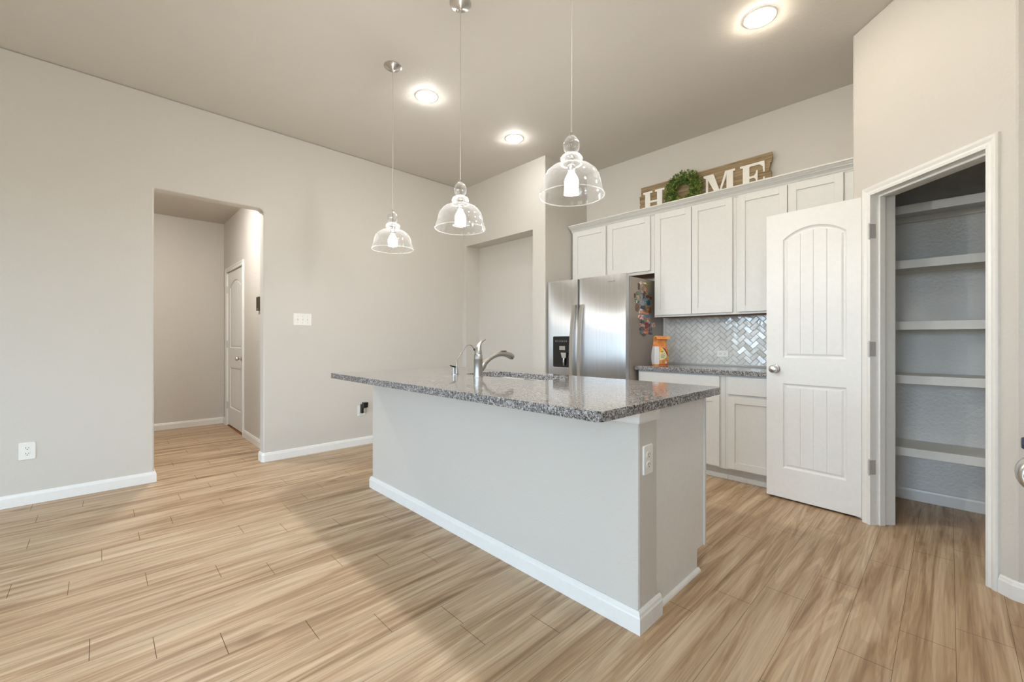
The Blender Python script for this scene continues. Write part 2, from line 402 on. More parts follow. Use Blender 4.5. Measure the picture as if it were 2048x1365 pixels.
# rear wall with windows
m = MB()
loops = [[(XL-0.1, 0), (XR+0.1, 0), (XR+0.1, CEIL), (XL-0.1, CEIL)]]
for a, b, c, d in WINS: loops.append([(a, c), (b, c), (b, d), (a, d)])
struct(plate_with_holes('wall_rear', 'wall', loops, xwall, YR-0.12, YR), 'beige living room wall with two windows', 'wall')
def window(name, fn, a, b, c, d, label):
    e = empty(name, fn((a+b)/2, c, 0)); struct(e, label, 'window'); f = 0.05
    mf = MB()
    for u0, u1, v0, v1 in ((a, b, c, c+f), (a, b, d-f, d), (a, a+f, c+f, d-f), (b-f, b, c+f, d-f), (a+f, b-f, (c+d)/2-0.02, (c+d)/2+0.02)):
        mf.prism([(u0, v0), (u1, v0), (u1, v1), (u0, v1)], fn, 0.04, 0.08)
    mf.build('window_frame', 'trim', e)
    mp_ = MB(); mp_.prism([(a+f, c+f), (b-f, c+f), (b-f, d-f), (a+f, d-f)], fn, 0.058, 0.062); mp_.build('window_pane', 'pane', e)
    ms = MB(); ms.prism([(a-0.04, c-0.03), (b+0.04, c-0.03), (b+0.04, c), (a-0.04, c)], fn, -0.05, 0.10); ms.build('window_sill', 'trim', e)
for i, (a, b, c, d) in enumerate(WINS):
    window('window_%d' % (i+1), lambda u, v, w: (u, YR-w, v), a, b, c, d, ['white framed window in the rear wall', 'tall white framed glass door window in the rear wall'][i])
window('window_3', lambda u, v, w: (XR+w, u, v), ADDED_RWIN[0], ADDED_RWIN[1], ADDED_RWIN[2], ADDED_RWIN[3], 'wide white framed window added unseen in the right wall for daylight')

# baseboards
BH = 0.083; BT = 0.014
BPROF = [(0, 0), (BT, 0), (BT, BH-0.022), (BT-0.003, BH-0.016), (BT-0.005, BH-0.006), (BT-0.009, BH), (0, BH)]
def baseboard(name, runs, label, mat='trim'):
    """runs: list of polylines of (x,y); the board lies to the left-hand side of the direction of travel"""
    m = MB()
    for path in runs:
        pts = [Vector(p) for p in path]; rings = []
        for i, p in enumerate(pts):
            ds = []
            if i > 0: ds.append((pts[i]-pts[i-1]).normalized())
            if i < len(pts)-1: ds.append((pts[i+1]-pts[i]).normalized())
            ns = [Vector((-d.y, d.x)) for d in ds]
            nn = sum(ns, Vector((0, 0))).normalized(); k = 1.0/max(0.2, nn.dot(ns[0]))
            rings.append([(p.x+nn.x*k*u, p.y+nn.y*k*u, v) for u, v in BPROF])
        m.loft(rings)
    return struct(m.build(name, mat), label, 'baseboard')
baseboard('baseboard_left', [[(XL-TH, OY0), (XL, OY0), (XL, YR)][::1]][:1], 'white baseboard along the left wall before the hall opening')
baseboard('baseboard_left_far', [[(XL, YN), (XL, OY1+0.012), (XL-0.012, OY1), (XL-TH, OY1)]], 'white baseboard along the left wall past the hall opening')
baseboard('baseboard_hall_back', [[(HX, -1.6), (HX, HY)][::-1]], 'white baseboard at the end of the hall')
baseboard('baseboard_hall_right', [[(XL-TH, HY), (hx1+0.062, HY)], [(hx0-0.062, HY), (HX, HY)]], 'white baseboard under the hall side wall')
baseboard('baseboard_pantry', [[(XR, YB), (P0.x+0.11, YB)]], 'white baseboard at the back of the pantry')
s1 = P0+E1*(S1+0.055)
baseboard('baseboard_right', [[(XR, P1.y), (P1.x+0.02, P1.y), (P1.x-0.012, P1.y+0.010), (s1.x, s1.y)]], 'white baseboard wrapping the corner right of the pantry')
baseboard('baseboard_niche', [[(-2.98, YN), (NX1, YN), (NX1, YN+ND), (NX0, YN+ND), (NX0, YN), (XL, YN)]], 'white baseboard around the recess wall')
baseboard('baseboard_rear', [[(XL, YR), (XR, YR)]], 'white baseboard under the windows')

# casing profile lofted around a door opening (local u along wall, v up)
def casing(name, fn, u0, u1, z1, w, side, parent=None, label=None):
    prof = [(0, 0), (0, 0.009), (w*0.25, 0.012), (w*0.45, 0.010), (w*0.7, 0.016), (w*0.92, 0.018), (w, 0.012), (w, 0)]
    m = MB(); rings = []
    for (u, v, du, dv) in ((u0, 0, -1, 0), (u0, z1, -1, 1), (u1, z1, 1, 1), (u1, 0, 1, 0)):
        rings.append([fn(u+du*a, v+dv*a, side*b) for a, b in prof])
    m.loft(rings); o = m.build(name, 'trim', parent)
    return o
def jamb(m, fn, u0, u1, z1, t, w0, w1):
    m.loft([[fn(u0-t, 0, w0), fn(u0, 0, w0), fn(u0, 0, w1), fn(u0-t, 0, w1)], [fn(u0-t, z1+t, w0), fn(u0, z1, w0), fn(u0, z1, w1), fn(u0-t, z1+t, w1)],
            [fn(u1+t, z1+t, w0), fn(u1, z1, w0), fn(u1, z1, w1), fn(u1+t, z1+t, w1)], [fn(u1+t, 0, w0), fn(u1, 0, w0), fn(u1, 0, w1), fn(u1+t, 0, w1)]])
e = empty('trim_1', diag((S0+S1)/2, 0, 0)); struct(e, 'white moulded casing around the pantry doorway', 'door frame')
casing('casing', diag, S0, S1, 2.010, 0.052, -1, e)
casing('inner_casing', lambda u, v, w: diag(u, v, PT+w), S0, S1, 2.010, 0.052, 1, e)
m = MB(); jamb(m, diag, S0, S1, 2.010, 0.015, -0.001, PT+0.001); m.build('jamb', 'trim', e, bevel=0.001)
m = MB(); jamb(m, diag, S0+0.011, S1-0.011, 1.999, 0.0109, 0.042, 0.075); m.build('door_stop', 'trim', e, bevel=0.001)
m = MB(); m.box(-0.0015, 0.0, -0.014, 0.014, -0.028, 0.028)
for v_ in m.bm.verts: v_.co = Vector(diag(S1-0.0008+v_.co.x, 0.926+v_.co.z, 0.022+v_.co.y))
m.build('strike_plate', 'nickel', e)
for zz in (1.792, 1.074, 0.352):
    m = MB(); q = diag(S0-0.004, 0, -0.012)
    for k in range(3): m.lathe([(0.0062, zz-0.044+k*0.0296), (0.0062, zz-0.044+k*0.0296+0.0285)], (q[0], q[1], 0), 12)
    m.lathe([(0.0035, zz-0.05), (0.0035, zz+0.05)], (q[0], q[1], 0), 10)
    m.prism([(0, zz-0.044), (0.0016, zz-0.044), (0.0016, zz+0.044), (0, zz+0.044)], diag, 0, 0.0)  if False else None
    m.loft([[diag(S0, zz-0.044, -0.012), diag(S0+0.0016, zz-0.044, -0.012), diag(S0+0.0016, zz+0.044, -0.012), diag(S0, zz+0.044, -0.012)],
            [diag(S0, zz-0.044, 0.024), diag(S0+0.0016, zz-0.044, 0.024), diag(S0+0.0016, zz+0.044, 0.024), diag(S0, zz+0.044, 0.024)]])
    m.build('hinge', 'hinge', e)

# ------------------------------------------------------------------ two-panel arch-top door
def panel_door(name, w, h, t, panels, nplanks=4):
    """local: x 0..w from hinge, z 0..h, faces at y=+-t/2. panels: (x0,x1,z0,z1,arch_rise)"""
    m = MB()
    def contour(p, i, n=20):
        x0, x1, z0, z1, rise = p; xm = (x0+x1)/2; hw = (x1-x0)/2
        pts = [(x0+i, z0+i), (x1-i, z0+i)]
        if rise > 0:
            R = (hw*hw+rise*rise)/(2*rise); cz = z1+rise-R; r = R-i; a = math.asin((hw-i)/r)
            for k in range(n+1):
                th = a-2*a*k/n; pts.append((xm+r*math.sin(th), cz+r*math.cos(th)))
        else:
            for k in range(n+1): pts.append((x1-i-(x1-x0-2*i)*k/n, z1-i))
        return pts
    def ztop(p, i, x):
        x0, x1, z0, z1, rise = p
        if rise <= 0: return z1-i
        hw = (x1-x0)/2; R = (hw*hw+rise*rise)/(2*rise); cz = z1+rise-R
        return cz+math.sqrt(max(0, (R-i)**2-(x-(x0+x1)/2)**2))
    for sgn in (-1, 1):
        yf = lambda d: sgn*(t/2-d)
        fill_poly(m.bm, [[(0, 0), (w, 0), (w, h), (0, h)]]+[contour(p, 0) for p in panels], lambda u, v: (u, yf(0), v))
        for p in panels:
            steps = [(0, 0), (0.004, 0.006), (0.011, 0.0115), (0.017, 0.0115), (0.027, 0.005), (0.030, 0.0045)]
            m.loft([[(u, yf(d), v) for u, v in contour(p, i)] for i, d in steps], cap=False)
            i = 0.030; xa, xb = p[0]+i, p[1]-i; gw = 0.0035
            xs = [(xa, 0.0045)]
            for k in range(nplanks):
                a = xa+(xb-xa)*k/nplanks; b = xa+(xb-xa)*(k+1)/nplanks
                a2 = a+(gw if k else 0); b2 = b-(gw if k < nplanks-1 else 0)
                for q in range(1 if k == 0 else 0, 5): xs.append((a2+(b2-a2)*q/4, 0.0045))
                if k < nplanks-1: xs.append((b, 0.0085))
            for (u0, d0), (u1, d1) in zip(xs[:-1], xs[1:]):
                m.face([(u0, yf(d0), p[2]+i), (u1, yf(d1), p[2]+i), (u1, yf(d1), ztop(p, i, u1)), (u0, yf(d0), ztop(p, i, u0))])
    for a, b in (((0, 0), (w, 0)), ((w, 0), (w, h)), ((w, h), (0, h)), ((0, h), (0, 0))):
        m.face([(a[0], -t/2, a[1]), (b[0], -t/2, b[1]), (b[0], t/2, b[1]), (a[0], t/2, a[1])])
    bmesh.ops.remove_doubles(m.bm, verts=m.bm.verts, dist=0.0002)
    return m
def knob_mesh(m, c, sgn, r=0.027):
    """door knob with rose, axis y, projecting sgn*y from c"""
    pr = [(0.031, 0), (0.031, 0.004), (0.026, 0.009), (0.012, 0.011), (0.0105, 0.028), (0.018, 0.033), (0.0265, 0.042), (0.0275, 0.052), (0.023, 0.061), (0.012, 0.066), (0.0015, 0.067)]
    m.lathe([(a, sgn*b) for a, b in pr], c, 28, 'y')
def place_local(m, loc, ang):
    bmesh.ops.transform(m.bm, matrix=Matrix.Translation(loc) @ Matrix.Rotation(ang, 4, 'Z'), verts=m.bm.verts)
# pantry door, swung wide open against the cabinets
HP = Vector((-0.338, 3.418, 0.014)); FP = Vector((-0.925, 3.468, 0.014)); dang = math.atan2(FP.y-HP.y, FP.x-HP.x); DW = 0.588
DT = 0.035
e = empty('door_1', (HP.x, HP.y, 0)); struct(e, 'white two panel arch top pantry door standing wide open', 'door')
off = Vector((-math.sin(dang), math.cos(dang), 0))*(DT/2)*(-1)
# the visible face of the slab runs from HP to FP; slab body lies behind it (+Y)
loc = HP - off*1.0
if (off.y > 0): pass
m = panel_door('slab', DW, 2.010, DT, [(0.121, 0.483, 0.225-0.014, 0.822-0.014, 0), (0.121, 0.483, 1.004-0.014, 1.834-0.014, 0.072)])
bodyshift = Vector((-math.sin(dang), math.cos(dang), 0)); bodyshift = bodyshift if bodyshift.y > 0 else -bodyshift
DLOC = HP+bodyshift*(DT/2)
place_local(m, DLOC, dang); m.build('door_slab', 'door', e)
m = MB(); knob_mesh(m, (0.530, DT/2, 0.922), 1); place_local(m, (DLOC.x, DLOC.y, 0), dang); m.build('door_knob', 'nickel', e, smooth=True)
m = MB(); knob_mesh(m, (0.530, -DT/2, 0.922), -1); place_local(m, (DLOC.x, DLOC.y, 0), dang); m.build('door_knob', 'nickel', e, smooth=True)
m = MB(); m.box(DW-0.0005, DW+0.0012, -0.0125, 0.0125, 0.895, 0.950); place_local(m, (DLOC.x, DLOC.y, 0), dang); m.build('latch_plate', 'nickel', e)

# hall door
e = empty('door_2', ((hx0+hx1)/2, HY, 0)); struct(e, 'white closed two panel arch top door in the hall', 'door')
hw_ = hx1-hx0-0.036
m = panel_door('slab', hw_, 1.985, 0.035, [(0.11, hw_-0.13, 0.23, 0.755, 0), (0.11, hw_-0.13, 1.005, 1.78, 0.085)], 6)
bmesh.ops.translate(m.bm, vec=(hx0+0.018, HY+0.024, 0.022), verts=m.bm.verts); m.build('door_slab', 'door', e)
m = MB(); knob_mesh(m, (-5.865, HY+0.006, 0.906), -1); m.build('door_knob', 'nickel', e, smooth=True)
for zz in (1.79, 1.07, 0.27):
    m = MB(); m.lathe([(0.007, zz-0.045), (0.007, zz+0.045)], (hx0+0.014, HY-0.003, 0), 10); m.build('hinge', 'hinge', e)
e = empty('trim_2', ((hx0+hx1)/2, HY, 0)); struct(e, 'white casing around the hall door', 'door frame')
casing('casing', lambda u, v, w: (u, HY+w, v), hx0+0.006, hx1-0.006, 2.012, 0.058, -1, e)
m = MB(); jamb(m, lambda u, v, w: (u, HY+w, v), hx0+0.0145, hx1-0.0145, 2.012, 0.014, 0.0, 0.12); m.build('jamb', 'trim', e)
struct(B('trim_3', 'rawwood', hx0+0.015, hx1-0.015, HY-0.004, HY+0.1, 0.0, 0.010), 'brown threshold strip under the hall door', 'threshold')

# ================================================================== PANTRY SHELVES
for i, (z, lab) in enumerate([(2.012, 'topmost white pantry shelf just under the dark ceiling'), (1.652, 'white pantry shelf second from the top'), (1.250, 'middle white pantry shelf'),
                 (0.897, 'white pantry shelf second from the bottom'), (0.423, 'lowest white pantry shelf nearest the floor')]):
    e = empty('pantry_shelf', (0.2, YB, z-0.02), lab, 'shelf', 'shelves inside the pantry')
    B('shelf_board', 'shelf', P0.x+0.112, XR-0.002, 3.80, YB-0.001, z-0.018, z, parent=e, bevel=0.001)
    B('front_edge', 'shelf', P0.x+0.112, XR-0.002, 3.782, 3.800, z-0.055, z, parent=e, bevel=0.0015)
    B('wall_cleat', 'shelf', P0.x+0.112, XR-0.002, YB-0.02, YB-0.001, z-0.055, z-0.018, parent=e)

# ================================================================== CABINETS
def shaker(m, x0, x1, z0, z1, yf, rail=0.054, th=0.02, rec=0.009):
    m.box(x0, x0+rail, yf, yf+th, z0, z1).box(x1-rail, x1, yf, yf+th, z0, z1)
    m.box(x0+rail, x1-rail, yf, yf+th, z0, z0+rail).box(x0+rail, x1-rail, yf, yf+th, z1-rail, z1)
    m.box(x0+rail-0.001, x1-rail+0.001, yf+rec, yf+th-0.002, z0+rail-0.001, z1-rail+0.001)
def upper(x0, x1, z0, z1, doors, label, dz0, dz1):
    e = empty('wall_cabinet', ((x0+x1)/2, YB, z0), label, 'cabinet', 'upper cabinets on the back wall')
    B('cabinet_body', 'cabinet', x0, x1, 3.838, YB-0.001, z0+0.012, z1, parent=e)
    B('underside', 'rawwood', x0+0.002, x1-0.002, 3.840, YB-0.001, z0+0.004, z0+0.0118, parent=e)
    m = MB(); m.box(x0, x1, 3.821, 3.839, z0, z1); m.build('face_frame', 'cabinet', e, bevel=0.001)
    for a, b in doors:
        m = MB(); shaker(m, a, b, dz0, dz1, 3.800); m.build('cabinet_door', 'cabinet', e, bevel=0.0012)
upper(-2.962, -1.9755, 1.773, 2.336, [(-2.930, -2.512), (-2.484, -2.012)], 'short white upper cabinet above the refrigerator', 1.800, 2.326)
upper(-1.9745, -1.2455, 1.345, 2.336, [(-1.960, -1.614), (-1.608, -1.268)], 'tall white upper cabinet next to the refrigerator', 1.362, 2.326)
upper(-1.2445, -0.4315, 1.345, 2.336, [(-1.224, -0.873), (-0.865, -0.527)], 'tall white upper cabinet partly behind the open pantry door', 1.362, 2.326)
# crown moulding
cp = [(3.832, 2.329), (3.813, 2.329), (3.813, 2.338), (3.806, 2.338), (3.800, 2.350), (3.784, 2.362), (3.774, 2.365), (3.774, 2.371), (3.764, 2.376), (3.752, 2.387), (3.743, 2.388), (3.743, 2.398), (3.832, 2.398)]
m = MB(); m.loft([[(-2.965, y, z) for y, z in cp], [(-0.433, y, z) for y, z in cp]])
m.box(-2.965, -0.433, 3.832, YB-0.001, 2.337, 2.352)
tag(m.build('crown_molding', 'cabinet'), 'white crown molding running along the top of the upper cabinets', 'molding')

def base_cab(x0, x1, parts, label, depth_back=YB-0.001):
    e = empty('base_cabinet', ((x0+x1)/2, YB, 0), label, 'cabinet', 'base cabinets on the back wall')
    B('cabinet_body', 'cabinet', x0, x1, 3.592, depth_back, 0.098, 0.8525, parent=e)
    m = MB(); m.box(x0, x1, 3.575, 3.591, 0.098, 0.8525); m.build('face_frame', 'cabinet', e, bevel=0.001)
    B('toe_kick', 'cabinet', x0, x1, 3.645, 3.660, 0.0, 0.098, parent=e)
    B('shoe_molding', 'cabinet', x0, x1, 3.634, 3.645, 0.0, 0.040, parent=e, bevel=0.004)
    for (k, a, b, c, d) in parts:
        m = MB()
        if k == 'drawer':
            m.box(a, b, 3.555, 3.5745, c, d); m.build('drawer_front', 'cabinet', e, bevel=0.0015)
        else: shaker(m, a, b, c, d, 3.5545); m.build('cabinet_door', 'cabinet', e, bevel=0.0012)
base_cab(-2.005, -1.2465, [('drawer', -1.988, -1.283, 0.700, 0.838), ('door', -1.988, -1.640, 0.115, 0.682), ('door', -1.632, -1.283, 0.115, 0.682)], 'white base cabinet beside the refrigerator with one wide drawer')
base_cab(-1.2455, -0.4315, [('drawer', -1.222, -0.845, 0.700, 0.838), ('drawer', -0.835, -0.460, 0.700, 0.838), ('door', -1.222, -0.845, 0.115, 0.682), ('door', -0.835, -0.460, 0.115, 0.682)], 'white base cabinet largely behind the open pantry door')
tag(B('countertop', 'granite', -2.022, -0.4315, 3.528, YB-0.001, 0.853, 0.890, bevel=0.004), 'short speckled grey granite countertop along the back wall', 'countertop')

# herringbone tile backsplash
m = MB(); u = 0.0375; r = 2; zb0, zb1 = 0.891, 1.3445; xb0, xb1 = -2.022, -0.4315
c45 = math.cos(PI/4); gapt = 0.0016
import itertools
def clip_poly(poly, x0, x1, y0, y1):
    for ax, lim, sg in ((0, x0, 1), (0, x1, -1), (1, y0, 1), (1, y1, -1)):
        out = []
        for i in range(len(poly)):
            a, b = poly[i], poly[(i+1) % len(poly)]; da, db = sg*(a[ax]-lim), sg*(b[ax]-lim)
            if da >= 0: out.append(a)
            if (da >= 0) != (db >= 0):
                tt = da/(da-db); out.append((a[0]+(b[0]-a[0])*tt, a[1]+(b[1]-a[1])*tt))
        poly = out
        if len(poly) < 3: return None
    return poly
ox, oz = -1.2, 1.10
tr = random.Random(5)
for i in range(-45, 46):
    for j in range(-45, 46):
        d = (i-j) % (2*r)
        if d == 0: rc = (i*u, (i+r)*u, j*u, (j+1)*u)
        elif d == 2*r-1: rc = (i*u, (i+1)*u, j*u, (j+r)*u)
        else: continue
        a, b, c, dd = rc[0]+gapt, rc[1]-gapt, rc[2]+gapt, rc[3]-gapt
        pts = [(ox+(x-y)*c45, oz+(x+y)*c45) for x, y in ((a, c), (b, c), (b, dd), (a, dd))]
        pc = clip_poly(pts, xb0+0.022, xb1, zb0+0.012, zb1)
        if not pc: continue
        tx, tz = tr.uniform(-.035, .035), tr.uniform(-.035, .035)
        cx_ = sum(p[0] for p in pc)/len(pc); cz_ = sum(p[1] for p in pc)/len(pc)
        k = 0.94
        fr = [(cx_+(p[0]-cx_)*k, YB-0.0090+tx*(p[0]-cx_)+tz*(p[1]-cz_), cz_+(p[1]-cz_)*k) for p in pc]
        mid = [(p[0], YB-0.0072, p[1]) for p in pc]; bk = [(p[0], YB-0.003, p[1]) for p in pc]
        m.loft([bk, mid, fr])
m.box(xb0, xb0+0.020, YB-0.009, YB-0.001, zb0, zb1)
nt = len(m.bm.faces)
m.box(xb0, xb1, YB-0.0062, YB-0.0005, zb0, zb1)
o = m.build('backsplash', ['tile', 'grout'])
for i, p in enumerate(o.data.polygons):
    if i >= nt: p.material_index = 1
tag(o, 'glossy pale grey herringbone tile backsplash above the back countertop', 'backsplash')

# ================================================================== REFRIGERATOR
e = empty('refrigerator', (-2.49, 3.75, 0), 'stainless side by side refrigerator with ice dispenser in left door', 'refrigerator')
B('body', 'fridgeside', -2.945, -2.03, 3.462, 4.085, 0.03, 1.712, parent=e, bevel=0.004)
B('gasket', 'gasket', -2.935, -2.04, 3.447, 3.462, 0.05, 1.70, parent=e)
B('gap_shade_strip', 'slot', -2.566, -2.546, 3.405, 3.4465, 0.11, 1.728, parent=e)  # dark strip standing in for the shade between the two doors
B('base_grille', 'gasket', -2.935, -2.04, 3.42, 3.47, 0.005, 0.095, parent=e)
def fdoor(x0, x1, hole=None):
    # gently bowed front, lofted in x
    n = 14; front = []; xs = [x0+(x1-x0)*k/n for k in range(n+1)]
    m = MB(); rings = []
    for x in xs:
        tt = (x-x0)/(x1-x0); yb = 3.386-0.007*math.sin(PI*tt)
        if tt in (0.0, 1.0): yb = 3.392
        rings.append([(x, yb+0.004, 0.105), (x, yb, 0.111), (x, yb, 1.728), (x, yb+0.004, 1.735), (x, 3.446, 1.735), (x, 3.446, 0.105)])
    m.loft(rings); return m
for x0, x1 in ((-2.951, -2.572), (-2.541, -2.030)):
    x0_, x1_ = (x0, x1+0.003) if x0 < -2.9 else (x0-0.003, x1)
    d = fdoor(x0_, x1_).build('door', 'steel', e, smooth=True)
    if x0 < -2.9:
        # dispenser
        m = MB(); m.prism(rrect(-2.875, -2.652, 0.846, 1.168, 0.014), xwall, 3.3765, 3.384); m.build('dispenser_bezel', 'chrome', d)
        m = MB(); m.prism(rrect(-2.871, -2.656, 0.850, 1.164, 0.012), xwall, 3.3745, 3.380); m.build('dispenser_panel', 'blackglass', d)
        m = MB()
        for k in range(6):
            xx = -2.838+k*0.027; m.box(xx, xx+0.012, 3.3735, 3.3750, 1.108, 1.114).box(xx+0.003, xx+0.009, 3.3735, 3.3750, 1.119, 1.127)
        m.build('control_icons', 'greymark', d)
        m = MB(); m.box(-2.784, -2.712, 3.3700, 3.3750, 1.025, 1.066); m.build('display_pad', 'nickel', d, bevel=0.001)
        m = MB(); m.loft([[(-2.752, 3.352, 0.999), (-2.682, 3.352, 0.999), (-2.682, 3.374, 0.999), (-2.752, 3.374, 0.999)],
                          [(-2.742, 3.360, 0.945), (-2.692, 3.360, 0.945), (-2.692, 3.374, 0.945), (-2.742, 3.374, 0.945)]])
        m.tube([(-2.717, 3.362, 0.945), (-2.717, 3.358, 0.90), (-2.717, 3.362, 0.868)], [0.012, 0.009, 0.005], 10)
        m.build('dispenser_lever', 'chrome', d, bevel=0.001)
    else:
        m = MB(); xx = -2.205
        for k, (w_, h_) in enumerate([(0.011, 0.010), (0.006, 0.012), (0.008, 0.009), (0.006, 0.012), (0.009, 0.009), (0.008, 0.010), (0.009, 0.015)]):
            m.box(xx, xx+w_*0.35, 3.3775, 3.3815, 1.664, 1.664+h_).box(xx, xx+w_*0.8, 3.3775, 3.3815, 1.664+h_*0.45, 1.664+h_*0.62); xx += w_+0.0025
        m.build('badge', 'chrome', d)
    # bowed handle
    hxm, s_ = (-2.602, 1) if x0 < -2.9 else (-2.505, -1)
    N = 22; z0, z1 = 0.42, 1.475; rings = []
    for k in range(N+1):
        tt = k/N; bow = math.sin(PI*tt)**0.8; yy = 3.352-0.034*bow; xo = hxm + (0.020 if x0 < -2.9 else -0.0)*(1-bow) + (0.012 if x0 > -2.9 else 0)*(1-bow)
        z = z0+(z1-z0)*tt; hwid = 0.0215
        rings.append([(xo-hwid, yy+0.012, z), (xo-hwid*0.8, yy, z), (xo+hwid*0.8, yy, z), (xo+hwid, yy+0.012, z), (xo+hwid*0.6, yy+0.016, z), (xo-hwid*0.6, yy+0.016, z)])
    m = MB(); m.loft(rings)
    for z in (z0+0.015, z1-0.015): m.box(hxm-0.004, hxm+0.022, 3.355, 3.388, z-0.014, z+0.014)
    m.build('handle', 'nickel', d, smooth=True)

# magnets on the side of the refrigerator (x=-2.03); list in local centimetres read off the photo
def side_pt(px, py):
    dx = -math.sin(YAW)+math.cos(YAW)*(px-1024)/F_PX; dy = math.cos(YAW)+math.sin(YAW)*(px-1024)/F_PX
    t_ = -2.03/dx; return t_*dy, CAM_H+t_*(680-py)/F_PX
MAG = [(235,245,30,130,(70,52,44),(96,60,48),'r','dark brown narrow magnet upper front of cluster'),
 (275,170,50,60,(196,150,120),(240,232,220),'e','copper and white magnet at the very top front'),
 (280,250,50,70,(140,118,104),(190,170,155),'r','grey-brown magnet below the copper and white one'),
 (350,180,60,40,(238,232,214),(214,206,186),'e','cream magnet at the top beside the yellow-green one'),
 (415,218,110,62,(96,104,52),(196,178,72),'p','yellow-green fish-like magnet at the top back'),
 (360,290,80,40,(176,110,82),(214,160,130),'p','copper magnet under the cream one'),
 (365,355,45,100,(220,158,130),(160,96,76),'r','tall salmon magnet in the upper middle'),
 (290,345,60,80,(132,122,116),(176,170,164),'r','small grey magnet left of the tall salmon one'),
 (210,390,70,90,(52,84,62),(120,140,96),'p','dark green leaf-shaped magnet on the front edge'),
 (155,440,30,90,(118,84,60),(88,62,48),'r','thin brown magnet at the far front edge'),
 (208,462,70,60,(222,206,160),(186,160,110),'p','cream-yellow magnet below the dark green one'),
 (180,530,50,120,(232,232,220),(88,118,88),'e','white and green oval magnet on the front edge'),
 (208,568,60,60,(96,106,128),(56,62,80),'e','round slate-blue magnet beside the white-green oval'),
 (285,452,80,90,(178,182,190),(120,126,140),'p','light grey building-shaped magnet in the middle'),
 (337,425,28,140,(44,46,52),(90,88,90),'r','thin black magnet beside the tall salmon one'),
 (410,455,60,60,(84,58,50),(130,84,66),'e','dark red-brown magnet behind the thin black one'),
 (465,410,50,70,(104,100,100),(150,146,144),'r','grey magnet near the back edge under the fish'),
 (480,490,40,60,(140,70,60),(86,54,50),'r','small red-brown magnet at the back edge'),
 (370,522,100,60,(64,128,160),(120,170,190),'p','sky blue magnet across the middle'),
 (432,590,70,110,(46,112,142),(30,80,112),'p','teal blue magnet behind the pale one'),
 (300,592,110,120,(176,190,206),(130,140,160),'p','large pale blue-grey magnet in the centre'),
 (205,692,80,160,(146,104,78),(110,76,58),'e','large brown oval magnet on the lower front edge'),
 (330,692,110,80,(48,58,84),(86,96,120),'p','navy magnet under the large pale one'),
 (402,712,60,70,(60,64,88),(214,176,84),'r','navy and yellow magnet near the centre'),
 (275,762,70,90,(236,232,224),(206,200,196),'r','plain white magnet above the orange strip'),
 (460,742,60,120,(112,70,58),(160,98,72),'r','red-brown magnet at the back above the blue one'),
 (345,802,160,38,(222,140,92),(236,176,130),'r','long orange strip magnet'),
 (270,892,90,90,(206,70,66),(240,228,222),'r','red and white flag magnet'),
 (360,872,68,70,(120,140,166),(170,186,206),'r','blue-grey magnet right of the flag'),
 (440,868,110,60,(84,144,180),(120,160,190),'r','bright blue magnet at the back beside the flag row'),
 (432,925,70,50,(226,130,92),(240,170,130),'e','orange magnet under the bright blue one'),
 (302,990,90,76,(70,72,84),(120,120,130),'p','dark grey magnet under the flag'),
 (295,1054,60,62,(190,84,74),(232,214,196),'r','red and cream magnet in the lower group'),
 (345,1078,46,50,(226,216,160),(180,150,90),'e','small yellow-cream magnet in the lower group'),
 (436,985,48,80,(222,220,216),(150,150,150),'r','white upright magnet in the lower group'),
 (392,1060,56,110,(182,64,60),(120,50,50),'r','tall red magnet in the lower group'),
 (452,1045,50,100,(56,56,66),(110,110,118),'p','black-grey upright magnet at the lower back'),
 (540,1057,66,94,(226,224,220),(224,150,130),'r','white paper magnet set apart toward the wall'),
 (288,1142,90,86,(62,66,78),(104,108,120),'p','charcoal magnet on the lower front edge'),
 (388,1150,100,54,(224,132,88),(190,90,60),'p','light orange magnet in the bottom group'),
 (385,1205,110,74,(228,120,74),(240,166,120),'p','bright orange maple-leaf-like magnet near the bottom'),
 (482,1150,58,90,(146,146,156),(98,98,110),'r','grey magnet at the lower back'),
 (285,1218,78,46,(160,160,158),(110,108,110),'r','light grey magnet at the bottom front'),
 (340,1262,58,46,(84,80,80),(130,124,120),'e','dark grey magnet at the very bottom'),
 (480,1233,70,44,(66,62,66),(104,98,100),'r','dark magnet at the bottom back')]
mr_ = random.Random(11)
for k, (cx, cy, w_, h_, ca, cb, shp, lab) in enumerate(MAG):
    px, py = 1255+cx/10.5, 550+cy/10.5; y, z = side_pt(px, py)
    y2, _ = side_pt(1255+(cx+w_/2)/10.5, py); y1, _ = side_pt(1255+(cx-w_/2)/10.5, py); _, z1_ = side_pt(px, 550+(cy-h_/2)/10.5)
    hw, hh = (y2-y1)/2*1.05, (z1_-z)*1.05; rot = mr_.uniform(-0.12, 0.12)
    if shp == 'r': pts = rrect(-hw, hw, -hh, hh, min(hw, hh)*0.25, 3)
    elif shp == 'e': pts = [(hw*math.cos(2*PI*i/20), hh*math.sin(2*PI*i/20)) for i in range(20)]
    else: pts = [(hw*(0.72+0.34*mr_.random())*math.cos(2*PI*i/12), hh*(0.72+0.34*mr_.random())*math.sin(2*PI*i/12)) for i in range(12)]
    pts = [(y+a*math.cos(rot)-b*math.sin(rot), z+a*math.sin(rot)+b*math.cos(rot)) for a, b in pts]
    th = 0.003+0.0016*(k % 4)
    m = MB(); m.prism(pts, ywall, -2.0298, -2.0298+th)
    tag(m.build('magnet', two_tone('magnet_print', srgb(*ca), srgb(*cb))), lab, 'magnet', 'magnets on the refrigerator side')

